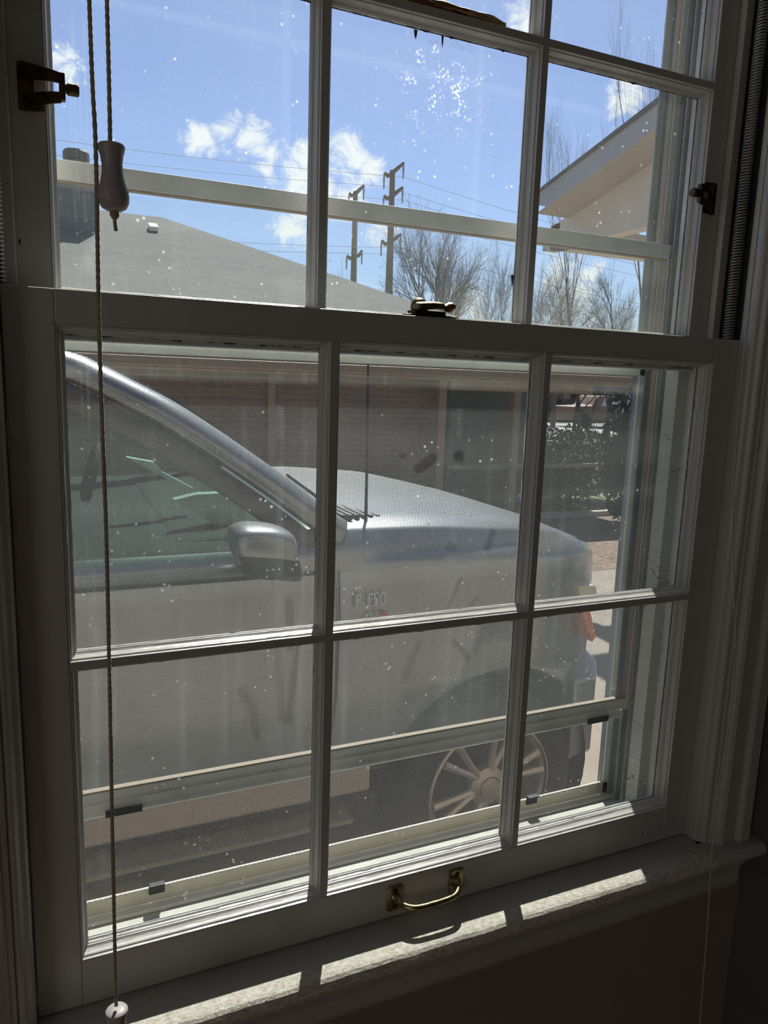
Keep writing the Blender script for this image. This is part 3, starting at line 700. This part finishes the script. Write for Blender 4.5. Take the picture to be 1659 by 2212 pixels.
link('brick_wall', B(-9, xw, WYH, WYH+.3, G, EZ-.15), M['brick'], hs)
xw2 = at(1140, 1000, 10.6).x
link('porch_wall', B(xw, xw2, 10.6, 10.8, G, EZ-.10), M['car_trim'], hs)
link('porch_end_wall', B(xw-.25, xw, WYH+.3, 10.8, G, EZ-.10), M['brick'], hs)
for u in (951, 1112, 1216):
    xx = at(u, 900, 8.5).x; link('porch_post', B(xx-.06, xx+.06, 8.44, 8.56, G if u < 1200 else .45, EZ-.16), M['tanwood'], hs, bevel=.01)
link('porch_beam', B(xw, EX-.4, 8.42, 8.58, EZ-.29, EZ-.16), M['tanwood'], hs)
xx = at(583, 900, WYH).x; link('downspout', B(xx-.05, xx+.05, WYH-.09, WYH-.01, G, EZ-.15), M['tanwood'], hs, bevel=.01)
link('porch_rail', B(xw+.1, xw2-.1, 8.5, 8.56, at(1000, 1010, 8.5).z-.03, at(1000, 1010, 8.5).z+.03), M['soffit'], hs)
# chimney
ch = at(170, 430, 12.6)
link('chimney', B(at(124, 400, 12.6).x, at(213, 400, 12.6).x, 12.6, 13.3, 2.2, at(170, 392, 12.6).z), M['chim'], hs)
link('chimney_flue', lathe(bmesh.new(), [(.16, 0), (.16, .22)], (at(166, 380, 12.9).x, 12.9, at(170, 392, 12.6).z-.01), (0, 0, 1), 20), M['pole'], hs)
zz = at(166, 340, 12.9).z
link('chimney_pipe', lathe(bmesh.new(), [(.13, 0), (.13, .42)], (at(166, 380, 12.9).x, 12.9, at(166, 362, 12.9).z-.28), (0, 0, 1), 20), M['pole'], hs)
link('chimney_cap', lathe(bmesh.new(), [(.17, 0), (.20, .02), (.20, .13), (.18, .16), (.02, .18)], (at(166, 380, 12.9).x, 12.9, at(166, 344, 12.9).z-.04), (0, 0, 1), 24), M['car_dark'], hs)
for i, (u, v) in enumerate([(300, 476), (331, 498)]):
    # little roof vents, on the slope
    for q in range(200):
        Y = 8+q*.03; p = at(u, v, Y)
        if p.z <= EZ+SL*(Y-EY): break
    w_, h_ = (.24, .12) if i == 0 else (.07, .10)
bm = bmesh.new(); prism(bm, [(p.y-h_, p.z-h_*SL+.02), (p.y+h_, p.z+h_*SL+.02), (p.y+h_-.02, p.z+h_*SL+.09), (p.y-h_-.02, p.z-h_*SL+.09)], 'x', p.x-w_, p.x+w_); link('roof_vent', bm, M['roofvent'], hs)

# cream porch gable to the right: a side wall facing left with a 40 cm overhang
XF, XW = 4.5, 4.9
def atX(u, v, X):
    d = dirv(u, v); return CAM+d*((X-CAM.x)/d.x)
ra, rb = atX(1165, 412, XF), atX(1435, 205, XF)
RS = (rb.z-ra.z)/(rb.y-ra.y)                     # rises towards the house
rz = lambda y: ra.z+RS*(y-ra.y)
YE, YN = ra.y, .45
fbh = atX(1430, 222, XF).z-atX(1430, 268, XF).z
zbot = (atX(1210, 512, XW).z+atX(1400, 532, XW).z)/2+.035
wg = thing('porch_gable', (6.5, 3.5, zbot), 'cream-sided porch gable with grey fascia and dark roof edge, upper right', 'porch roof')
yc_ = atX(1186, 470, XW).y
link('gable_wall', prism(bmesh.new(), [(yc_, zbot), (yc_, rz(yc_)-.06-fbh*.7), (YN, rz(YN)-.06-fbh*.7), (YN, zbot)], 'x', XW, XW+.15), M['siding'], wg)
link('corner_board', B(XW-.02, XW+.15, yc_-.0, yc_+.05, zbot, rz(yc_)-.06-fbh), M['fascia'], wg)
link('soffit', prism(bmesh.new(), [(YE+.02, rz(YE)-.05-fbh), (YE+.02, rz(YE)-.03-fbh), (YN, rz(YN)-.03-fbh), (YN, rz(YN)-.05-fbh)], 'x', XF+.02, XW+.01), M['soffit2'], wg)
link('fascia_board', prism(bmesh.new(), [(YE, rz(YE)-.02), (YE+.02, rz(YE)-.05-fbh*.5), (YE-.15, rz(YE-.15)-.05-fbh), (YN, rz(YN)-.05-fbh), (YN, rz(YN)-.02)], 'x', XF, XF+.025), M['fascia'], wg)
link('roof_edge', prism(bmesh.new(), [(YE+.05, rz(YE+.05)-.015), (YE+.05, rz(YE+.05)+.0), (YN, rz(YN)+.0), (YN, rz(YN)-.075)], 'x', XF-.03, XF+4.2), M['roofdark'], wg)
link('porch_column', B(XW+.0, XW+.2, 2.6, 2.8, G, zbot), M['siding'], wg, bevel=.01)
link('porch_beam', B(XW+.0, XW+4, yc_-.2, yc_-.05, zbot, zbot+.25), M['siding'], wg)
link('porch_column', B(XW+3.6, XW+3.8, yc_-.25, yc_-.05, G, zbot), M['siding'], wg, bevel=.01)

# ------------------------------------------------------------------ pickup
car = thing('pickup_truck', (0.2, 2.4, G), 'silver pickup truck parked alongside, bonnet pointing right', 'car')
CYL = 2.4
def sect(x):
    "half section as (half width, z) from sill to centre line"
    def lerp(tab):
        for (a, va), (b, vb) in zip(tab, tab[1:]):
            if x <= b: return va+(vb-va)*max(0, (x-a))/(b-a)
        return tab[-1][1]
    W = lerp([(-3.4, .97), (1.4, 1.0), (1.62, .985), (1.75, .955), (1.86, .90), (1.95, .83), (2.05, .72), (2.12, .62), (2.15, .56)])
    zb = lerp([(-3.4, -.74), (.9, -.735), (1.9, -.80), (2.15, -.76)])
    zh = lerp([(-3.4, .07), (.55, .075), (.80, .118), (1.2, .108), (1.6, .078), (1.80, .040), (1.92, .0), (2.05, -.06), (2.15, -.12)])
    zc = lerp([(-3.4, .07), (.55, .075), (.80, .150), (1.2, .135), (1.6, .088), (1.85, .045), (2.0, .0), (2.1, -.06), (2.15, -.13)])
    fl = lerp([(-3.4, 0), (.75, 0), (1.1, 1), (2.2, 1)])
    zcr = -.005-.02*max(0, x-1)-.30*max(0, x-1.86)
    s = [(W-.10, zb+.0), (W-.035, zb+.015), (W-.015, zb+.10), (W, -.42), (W-.006, -.15), (W-.012, zcr-.02), (W-.014, zcr), (W-.014-.035*fl, zcr+.028*fl+.004), (W-.014-.05*fl-.01, min(zh-.012, zcr+.05)),
         (W-.085-.01*fl, zh-.012), (W-.10-.01*fl, zh), (W-.30, zh+(zc-zh)*.45), (W*.4, zh+(zc-zh)*.92), (0, zc)]
    return s
xs = [-3.4, -2.5, -1.6, -.8, -.2, .2, .5, .62, .72, .80, .88, .96, 1.05, 1.15, 1.25, 1.35, 1.45, 1.55, 1.62, 1.69, 1.75, 1.81, 1.86, 1.91, 1.96, 2.01, 2.05, 2.09, 2.12, 2.15]
bm = bmesh.new(); rows = []
for x in xs:
    s = sect(x); rows.append([(x, CYL-w, z) for w, z in s]+[(x, CYL+w, z) for w, z in s[:-1][::-1]])
vs = grid(bm, rows, closed=True); bm.faces.new(vs[0]); bm.faces.new(vs[-1][::-1])
bm.faces.ensure_lookup_table()
for f in bm.faces:
    c = f.calc_center_median()
    if c.x < .68 and abs(c.y-CYL) < .905 and c.z > .03: f.material_index = 1
body = link('body', bm, [M['car'], M['interior']], car, smooth=True)
body.modifiers.new('es', 'EDGE_SPLIT').split_angle = math.radians(28)
WX, WZ, TR = 1.43, -.885, .375
cut = bmesh.new(); lathe(cut, [(.455, 0), (.455, .42)], (WX, 1.30, WZ+.02), (0, 1, 0), 48)
co = link('wheel_arch_cut', cut, M['car_dark'])
bo = body.modifiers.new('arch', 'BOOLEAN'); bo.object = co; bo.operation = 'DIFFERENCE'; bo.solver = 'EXACT'
dg = bpy.context.evaluated_depsgraph_get(); me = bpy.data.meshes.new_from_object(body.evaluated_get(dg)); body.modifiers.clear(); body.data = me
bpy.data.objects.remove(co)
# inner arch liner, tan strip, dark underbody
link('wheel_arch_liner', lathe(bmesh.new(), [(.453, 0), (.453, .36), (.01, .37)], (WX, 1.44, WZ+.02), (0, 1, 0), 40, cap=False), M['car_dark'], car)
for m_ in [m for m in car.children if m.name.startswith('wheel_arch_liner')]:
    pass
link('underbody', B(-3.2, 1.0, 1.58, 3.2, -1.0, -.70), M['car_dark'], car)
link('lower_tan_strip', prism(bmesh.new(), [(1.37, -.850), (1.37, -.865), (1.50, -.875), (1.50, -.852)], 'x', -1.6, .86), M['car_tan'], car)  # thin tan strip low along the near side
link('lower_door_bounce', B(-3.3, .93, 1.392, 1.46, -.775, -.665), M['door_bounce'], car, bevel=.012)  # body-coloured door bottom; light bounced off the ground put in as tan
link('rocker_panel', B(-3.3, .95, 1.46, 1.50, -.95, -.72), M['car_dark'], car)
link('front_bumper', prism(bmesh.new(), [(1.80, 1.44), (1.93, 1.47), (2.04, 1.60), (2.12, 1.80), (2.16, 2.10), (2.16, 2.7), (2.04, 3.2), (1.80, 3.36), (1.78, 2.4)], 'z', -.86, -.52), M['car'], car, bevel=.02)
link('front_mudflap', prism(bmesh.new(), [(1.88, 1.52), (2.02, 1.62), (2.10, 2.0), (1.98, 2.0)], 'z', -1.02, -.84), M['car_dark'], car)
hl = link('headlamp', prism(bmesh.new(), [(at(u, v, 1.44).x, at(u, v, 1.44).z) for u, v in ((1244, 1264), (1282, 1262), (1290, 1296), (1270, 1316), (1250, 1316))], 'y', 1.425, 1.7), M['lamp'], car, bevel=.008)
link('side_marker', prism(bmesh.new(), [(at(u, v, 1.43).x, at(u, v, 1.43).z) for u, v in ((1251, 1318), (1268, 1316), (1281, 1372), (1272, 1384), (1258, 1345))], 'y', 1.41, 1.6), M['amber'], car, bevel=.004)
# wheel
def wheel(x, side):
    s = 1 if side == 'n' else -1
    y0 = 1.415 if side == 'n' else 4.8-1.415
    w = link('wheel', lathe(bmesh.new(), [(.255, .012), (.285, -.002), (.33, .0), (.362, .012), (TR, .04), (TR, .22), (.355, .25), (.25, .26)], (x, y0, WZ), (0, s, 0), 56, cap=False), M['rubber'], car, smooth=True)
    r = bmesh.new(); lathe(r, [(.250, .0), (.258, .004), (.258, .03), (.236, .035), (.230, .12), (.228, .12), (.234, .02), (.243, .006)], (x, y0-.002*s, WZ), (0, s, 0), 56, cap=False)
    for k in range(6):
        for dlt in (-.17, .17):
            a = k*math.pi/3+.3; a0 = a+dlt*.25; a1 = a+dlt
            p0 = Vector((x+.055*math.cos(a0), y0+.030*s, WZ+.055*math.sin(a0))); p2 = Vector((x+.238*math.cos(a1), y0+.012*s, WZ+.238*math.sin(a1)))
            tube(r, [p0, (p0+p2)/2, p2], [.016, .013, .017], 6)
    lathe(r, [(.075, .05), (.075, .02), (.045, .008), (.043, .02), (.04, .004), (.01, .0)], (x, y0, WZ), (0, s, 0), 24)
    o = link('rim', r, M['rim'], w, smooth=False)
    o.parent = w; o.matrix_parent_inverse = Matrix()
    d = link('brake_disc', lathe(bmesh.new(), [(.17, .13), (.17, .145)], (x, y0, WZ), (0, s, 0), 32), M['car_dark'], w); d.matrix_parent_inverse = Matrix()
for x in (WX, -2.3):
    for sd in ('n', 'f'): wheel(x, sd)
# greenhouse
def mirY(p): return (p[0], 4.8-p[1], p[2])
rail = [(-2.2, 1.60, .655), (-1.4, 1.62, .685), (-.7, 1.635, .695), (-.2, 1.64, .685), (.03, 1.635, .648), (.12, 1.625, .612), (.20, 1.61, .572), (.31, 1.59, .515), (.42, 1.565, .445), (.55, 1.54, .355), (.66, 1.52, .275), (.77, 1.50, .19), (.86, 1.49, .13)]
for near in (True, False):
    R = [Vector(p if near else mirY(p)) for p in smooth_path(rail, 4)] if near else [Vector(mirY(p)) for p in smooth_path(rail, 4)]
    s = 1 if near else -1
    bm = bmesh.new(); rows = []
    for p in R:
        hgt = .060 if p.x > .1 else .060+.03*min(1, (.1-p.x)*4)
        rows.append([p+Vector((0, .0*s, .0)), p+Vector((-.012, -.030*s, -.025)), p+Vector((-.03, -.040*s, -hgt*.9)), p+Vector((-.035, -.030*s, -hgt*1.15)), p+Vector((-.01, .06*s, -.05)), p+Vector((.02, .05*s, .0))])
    vs = grid(bm, rows, closed=True); bm.faces.new(vs[0]); bm.faces.new(vs[-1][::-1]); link('windscreen_pillar', bm, M['car'], car, smooth=True)
    # door window frame below the rail
    bm = bmesh.new(); rows = []
    for p in R:
        if p.x > .80: continue
        z1 = p.z-.075; z0 = max(z1-.075, .07)
        if z1 <= z0: continue
        yo = p.y-.035*s
        rows.append([(p.x-.04, yo, z1), (p.x-.045, yo-.012*s, z0+.01), (p.x-.05, yo-.005*s, z0), (p.x-.05, yo+.03*s, z0), (p.x-.04, yo+.03*s, z1)])
    vs = grid(bm, rows, closed=True); bm.faces.new(vs[0]); bm.faces.new(vs[-1][::-1]); link('door_frame', bm, M['car_trim'], car, smooth=True)
    # glass
    top = [(p.x-.05, p.y-.025*s, max(p.z-.15, .085)) for p in R if p.x < .60]
    bm = bmesh.new(); A = [bm.verts.new(q) for q in top]; D = [bm.verts.new((q[0], (1.445 if near else 3.355), .05)) for q in top]
    for i in range(len(A)-1): bm.faces.new((A[i], A[i+1], D[i+1], D[i]))
    r_ = bmesh.ops.solidify(bm, geom=bm.faces[:], thickness=.004)
    link('side_window', bm, M['glass_car'], car)
    # B pillar
    bx = -.62; yb = 1.60 if near else 3.2
    link('door_pillar', prism(bmesh.new(), [(bx-.07, .05), (bx+.07, .05), (bx+.02, .62), (bx-.10, .62)], 'y', min(yb, yb+.05*s)-.08*(1 if near else 0), max(yb, yb+.05*s)+.08*(0 if near else 1)), M['car_trim'], car)
bm = bmesh.new(); top = [p for p in smooth_path(rail, 4) if p.x <= .06]
rows = [[(p.x+.02*k*(4-k)*.0, 1.66+(3.14-1.66)*k/4, p.z-.03+.05*math.sin(k/4*math.pi)) for k in range(5)] for p in top]
grid(bm, rows); bmesh.ops.solidify(bm, geom=bm.faces[:], thickness=.03); link('roof', bm, M['car'], car, smooth=True)
bm = bmesh.new(); wsr = [p for p in smooth_path(rail, 4) if p.x > .0]
rows = [[(p.x+.10*math.sin(k/6*math.pi), p.y+.04+(4.72-2*p.y)*k/6, p.z-.02+.02*math.sin(k/6*math.pi)) for k in range(7)] for p in wsr]
grid(bm, rows); bmesh.ops.solidify(bm, geom=bm.faces[:], thickness=.005); link('windscreen', bm, M['glass_car'], car, smooth=True)
link('dashboard', prism(bmesh.new(), [(.80, .10), (.35, .08), (.18, .02), (.20, -.25), (.80, -.25)], 'y', 1.60, 3.20), M['interior'], car, bevel=.02)
for yy in (1.75, 2.62):
    st_ = bmesh.new(); box(st_, -.62, -.42, yy, yy+.50, -.25, .32); box(st_, -.60, -.46, yy+.12, yy+.38, .32, .50); box(st_, -.5, .0, yy, yy+.5, -.30, -.15)
    link('seat', st_, M['seat'], car, bevel=.05)
bm = bmesh.new(); pts = [Vector((.12+.07*math.sin(a)*.0+.05*math.sin(a), 3.0-.26+.19*math.cos(a), .10+.18*math.sin(a))) for a in [i*math.pi/16 for i in range(33)]]
tube(bm, pts, .014, 8, cap=False); tube(bm, [pts[0], pts[16]], .012, 6); link('steering_wheel', bm, M['interior'], car, smooth=True)
# door seams, mirror, antenna, cowl, badge
bm = bmesh.new(); tube(bm, [(.80, 1.4015, .00), (.805, 1.3985, -.15), (.80, 1.3985, -.42), (.78, 1.409, -.66)], .004, 5); link('door_seam', bm, M['car_dark'], car)
bm = bmesh.new(); tube(bm, [(-1.6, 1.4125, -.004), (.78, 1.4125, -.004)], .006, 5); link('belt_moulding', bm, M['car_dark'], car)
p = at(565, 1170, 1.26); rows = []; bm = bmesh.new()
prm = [(-.088, .05, .055), (-.082, .08, .085), (-.05, .092, .098), (.03, .095, .100), (.075, .088, .094), (.09, .07, .078)]
for (dx, hy, hz) in prm:
    rows.append([(p.x+dx+ (.02 if math.sin(a) < 0 else 0), p.y+hy*math.copysign(abs(math.cos(a))**.55, math.cos(a)), p.z-.02+hz*.8*math.copysign(abs(math.sin(a))**.6, math.sin(a))-.30*max(0, dx)) for a in [j*math.pi/8 for j in range(16)]])
vs = grid(bm, rows, closed=True); bm.faces.new(vs[0]); bm.faces.new(vs[-1][::-1])
bm.faces.ensure_lookup_table()
for f in bm.faces:
    if f.calc_center_median().z < p.z-.035: f.material_index = 1
mm = link('door_mirror', bm, [M['car'], M['car_dark']], car, smooth=True)
mm.modifiers.new('sub', 'SUBSURF').levels = 1; mm.modifiers['sub'].render_levels = 2
link('mirror_arm', B(p.x-.02, p.x+.05, p.y+.04, 1.50, p.z-.06, p.z-.02), M['car_dark'], car, bevel=.01)
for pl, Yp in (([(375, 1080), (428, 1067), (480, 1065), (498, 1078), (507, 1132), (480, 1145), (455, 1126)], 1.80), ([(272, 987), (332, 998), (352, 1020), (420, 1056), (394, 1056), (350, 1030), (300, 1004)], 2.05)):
    link('pale_cab_patch', prism(bmesh.new(), [(at(u, v, Yp).x, at(u, v, Yp).z) for u, v in pl], 'y', Yp, Yp+.05), M['cabpale'], car, bevel=.004)  # pale stand-in shapes for bright patches in the cab window, brightness in their colour
a0 = at(790, 1143, 1.60); link('antenna', tube(bmesh.new(), [a0, (a0.x-.004, a0.y, a0.z+.3), (a0.x-.010, a0.y, .70)], [.006, .005, .004], 8), M['car_dark'], car, smooth=True)
bm = bmesh.new()
for k in range(7):
    x = .84+.032*k; box(bm, x, x+.014, 1.56+.015*k, 1.95+.05*k, .137-.004*k-.005, .150-.004*k)
link('cowl_grille', bm, M['car_dark'], car)
bm = bmesh.new(); tube(bm, [(.80, 1.60, .155), (.86, 1.72, .170), (.90, 2.3, .19)], .009, 6); link('wiper', bm, M['car_dark'], car)
def text_mesh(txt, size, depth):
    cu = bpy.data.curves.new('t', 'FONT'); cu.body = txt; cu.size = size; cu.extrude = depth; cu.align_x = 'CENTER'
    o = bpy.data.objects.new('t', cu); C.objects.link(o); dg = bpy.context.evaluated_depsgraph_get()
    me = bpy.data.meshes.new_from_object(o.evaluated_get(dg)); bpy.data.objects.remove(o)
    bm = bmesh.new(); bm.from_mesh(me); return bm
pb_ = at(800, 1300, 1.397)
bm = text_mesh('F-150', .066, .003); bmesh.ops.transform(bm, matrix=Matrix.Translation((pb_.x, 1.397, pb_.z-.015)) @ Matrix.Rotation(math.pi/2, 4, 'X') @ Matrix.Diagonal((.72, 1, 1, 1)), verts=bm.verts)
link('badge', bm, M['badge'], car)
bm = text_mesh('XLT', .032, .002); bmesh.ops.transform(bm, matrix=Matrix.Translation((pb_.x+.005, 1.397, pb_.z-.058)) @ Matrix.Rotation(math.pi/2, 4, 'X'), verts=bm.verts)
b2 = link('badge', bm, M['badge'], car)
link('badge', B(pb_.x+.038, pb_.x+.062, 1.394, 1.398, pb_.z-.052, pb_.z-.038), M['badge_red'], car)

# ------------------------------------------------------------------ planting and far things
def leafy(name, loc, rx, ry, rz, nl, m, label, cat='shrub', size=.05, stems=6, group=None, seed=1, gap=.45):
    t = thing(name, loc, label, cat, group); rng = random.Random(seed); bm = bmesh.new()
    for _ in range(nl):
        while True:
            a, b, c = rng.uniform(-1, 1), rng.uniform(-1, 1), rng.uniform(-1, 1); r = a*a+b*b+c*c
            if r < 1 and r > .12: break
        wob = 1+.28*noise.noise((a*2.3+seed, b*2.3, c*2.3))
        if noise.noise((a*4+seed*3, b*4, c*4)) < -gap: continue
        p = Vector((loc[0]+a*rx*wob, loc[1]+b*ry*wob, loc[2]+rz+c*rz*wob)); n = Vector((rng.gauss(0, 1), rng.gauss(0, 1), rng.gauss(0, 1))).normalized(); q = n.orthogonal().normalized(); w = n.cross(q); s_ = size*rng.uniform(.6, 1.3)
        v = [bm.verts.new(p+q*s_), bm.verts.new(p+w*s_*.45), bm.verts.new(p-q*s_), bm.verts.new(p-w*s_*.45)]; bm.faces.new(v)
    me = bpy.data.meshes.new('foliage'); bm.to_mesh(me); bm.free(); me.materials.append(m)
    o = bpy.data.objects.new('foliage', me); C.objects.link(o); o.parent = t; o.matrix_parent_inverse = Matrix.Translation(-Vector(loc))
    bm = bmesh.new()
    for k in range(stems):
        a = k*2.4; e = Vector((loc[0]+rx*.5*math.cos(a), loc[1]+ry*.5*math.sin(a), loc[2]+rz*1.3)); tube(bm, [Vector(loc), (Vector(loc)+e)/2+Vector((.02, 0, .05)), e], [.03*rz, .02*rz, .008*rz], 5)
    link('stem', bm, M['bark'], t); return t
def bare_tree(name, base, height, spread, label, seed, r0=.16, levels=6, lean=(0, 0), upright=.5, kids=3, group=None, trunk_frac=.28, width=None):
    t = thing(name, base, label, 'tree', group); rng = random.Random(seed); bt = bmesh.new(); bb = bmesh.new()
    def grow(p, d, L, r, lv):
        n = 4 if lv < 3 else 3; pts = [p]; dd_ = d.copy()
        for i in range(n):
            dd_ = (dd_+Vector((rng.gauss(0, .10), rng.gauss(0, .10), rng.gauss(0, .05)+.06*upright))).normalized(); pts.append(pts[-1]+dd_*L/n)
        r1 = r*.62; tube(bt if lv == 0 else bb, pts, [r+(r1-r)*i/n for i in range(n+1)], 7 if lv < 2 else (4 if lv < 4 else 3), cap=lv < 2)
        if lv >= levels: return
        nk = kids+(1 if rng.random() < .4 else 0)
        for k in range(nk):
            tt = 1.0 if k == 0 else rng.uniform(.35, .95); idx = min(n-1, int(tt*n)); q = pts[idx].lerp(pts[idx+1], tt*n-idx) if tt < 1 else pts[-1]
            ang = rng.uniform(.15, .35) if k == 0 else rng.uniform(.4, .85)*spread; az = rng.uniform(0, 2*math.pi)
            o = dd_.orthogonal().normalized(); o2 = dd_.cross(o); nd = (dd_*math.cos(ang)+(o*math.cos(az)+o2*math.sin(az))*math.sin(ang)); nd.z += .12*upright; nd.normalize()
            grow(q, nd, L*rng.uniform(.62, .84), r1*(.95 if k == 0 else .7), lv+1)
    grow(Vector(base), Vector((lean[0], lean[1], 1)).normalized(), height*trunk_frac, r0, 0)
    zmax = max(v.co.z for v in bb.verts); xs_ = [v.co.x for v in bb.verts]; wd = max(xs_)-min(xs_)
    fz = height/(zmax-base[2]); fx = (width/wd) if width else fz
    for q in (bt, bb):
        for v in q.verts: v.co = Vector((base[0]+(v.co.x-base[0])*fx, base[1]+(v.co.y-base[1])*fx, base[2]+(v.co.z-base[2])*fz))
    link('trunk', bt, M['bark'], t); link('branches', bb, M['bark'], t); return t
def tree_at(u, Y, vtop, wpx, label, seed, **k):
    b = at(u, 700, Y); top = at(u, vtop, Y).z; d = (b-CAM).dot(fw)
    return bare_tree('bare_tree', (b.x, Y, G), top-G, k.pop('spread', 1.0), label, seed, width=wpx/F_PX*d, **k)
tree_at(955, 25, 425, 320, 'spreading bare tree just right of the two transmission poles', 11, r0=.26, levels=6, kids=4, lean=(-.05, 0))
tree_at(1060, 33, 500, 210, 'bare tree directly behind the middle window muntin', 23, r0=.18, levels=6, kids=4)
tree_at(1330, 24, 545, 210, 'bare tree seen below the cream gable in the right-hand pane', 31, r0=.2, levels=6, kids=4)
tree_at(1210, 29, 540, 190, 'smaller bare tree left of the cream gable, behind the right pane', 37, r0=.17, levels=6, kids=4)
tree_at(760, 48, 545, 150, 'distant bare tree between the roof slope and the taller pole', 41, r0=.2, levels=6)
tree_at(1400, 13.5, -60, 270, 'tall bare tree with upright shoots rising over the gable roof', 52, r0=.12, upright=2.2, trunk_frac=.40, spread=.5)
tree_at(1275, 15, 150, 190, 'slender bare tree with upright shoots above the gable eave', 58, r0=.10, upright=2.2, trunk_frac=.40, spread=.5)

def pylon(topuv, Y, arms, label):
    tp = at(*topuv, Y); t = thing('transmission_pole', (tp.x, Y, G), label, 'utility pole', 'transmission poles on the skyline')
    link('mast', tube(bmesh.new(), [(tp.x+.06, Y, G), (tp.x, Y, tp.z)], [.42, .22], 12), M['pole'], t)
    for (u, v, L1, L2) in arms:
        c = at(u, v, Y)
        for (pu, pv) in (L1, L2):
            e = at(pu, pv, Y); bm = bmesh.new(); mid = c.lerp(e, .55)-Vector((0, 0, .25 if pv > v-14 else 0)); tube(bm, [c, mid, e], [.22, .18, .13], 6); link('cross_arm', bm, M['pole'], t)
            link('insulator', tube(bmesh.new(), [e, e-Vector((0, 0, .4)), e-Vector((0, 0, 1.3))], [.03, .09, .06], 6), M['insul'], t)
    return t
pylon((848, 368), 60, [(847, 374, (872, 352), (830, 373)), (846, 424, (870, 405), (829, 422)), (842, 524, (866, 506), (824, 519))], 'taller of the two steel transmission poles, nearer the bare tree')
pylon((768, 414), 68, [(768, 418, (786, 401), (754, 417)), (765, 554, (782, 541), (749, 552))], 'shorter transmission pole, left one of the pair on the skyline')
k = 0
for (u, v) in ((829, 402), (872, 382), (829, 452), (870, 432), (824, 548), (866, 535)):
    e = at(u, v, 60); k += 1; pts = []
    for i in range(41):
        t = i/40; x = e.x-95+190*t; sag = 3.2*((2*((t*2) % 1)-1)**2-1); pts.append((x, 60+(.12*(x-e.x)), e.z+sag*.8))
    o = link('power_line', tube(bmesh.new(), pts, .016, 4), M['wire'], label=['dark power line strung from the transmission poles across the sky'][0], category='cable', group='power lines on the transmission poles')

P = at(1225, 1120, 9.3); leafy('evergreen_shrub', (P.x, 9.3, G), .95, .7, .62, 5200, M['leaf'], 'rounded grey-green shrub beyond the kerb, just behind the bonnet', seed=3, size=.05)
P = at(1160, 1110, 9.0); leafy('evergreen_shrub', (P.x, 9.0, G), .55, .6, .42, 2500, M['leaf'], 'low green shrub under the porch edge beside the rounded shrub', seed=5, size=.05)
P = at(1352, 1150, 7.3); leafy('evergreen_shrub', (P.x+.05, 7.3, G), .42, .5, 1.0, 5600, M['leaf_d'], 'tall dark evergreen at the right edge of the view under the eave corner', seed=8, size=.05)
P = at(1262, 1000, 10.2); bare_tree('bare_sapling', (P.x, 10.2, G), 2.6, 1.1, 'small bare ornamental tree rising out of the rounded shrub', 71, r0=.045, levels=3, kids=2)
for i, (u, sd, lb) in enumerate(((1110, 1, 'dark distant wood edge seen through the open porch'), (1250, 2, 'dark distant evergreen thicket across the street'), (1400, 4, 'dark distant thicket at the far right across the street'))):
    P = at(u, 900, 37); leafy('thicket', (P.x, 37, G), 6.0, 1.5, 2.0, 5200, M['backwood'], lb, 'trees', size=.28, seed=sd+40, gap=.8)
# parked vehicle across the street
P = at(1275, 965, 30); v_ = thing('parked_pickup', (P.x, 30, G), 'small distant brown and white vehicle parked across the street', 'car')
link('body', prism(bmesh.new(), [(P.x-1.9, G+.35), (P.x-1.9, G+1.05), (P.x-.7, G+1.1), (P.x-.3, G+1.6), (P.x+1.1, G+1.6), (P.x+1.5, G+1.1), (P.x+2.1, G+1.0), (P.x+2.1, G+.35)], 'y', 29.2, 30.8), M['brownthing'], v_, bevel=.08)
link('window_glass', prism(bmesh.new(), [(P.x-.2, G+1.1), (P.x, G+1.5), (P.x+1.0, G+1.5), (P.x+1.3, G+1.1)], 'y', 29.18, 29.24), M['whitecar'], v_)
for dx in (-1.2, 1.3): link('wheel', lathe(bmesh.new(), [(.36, 0), (.36, .25)], (P.x+dx, 29.1, G+.36), (0, 1, 0), 20), M['rubber'], v_)
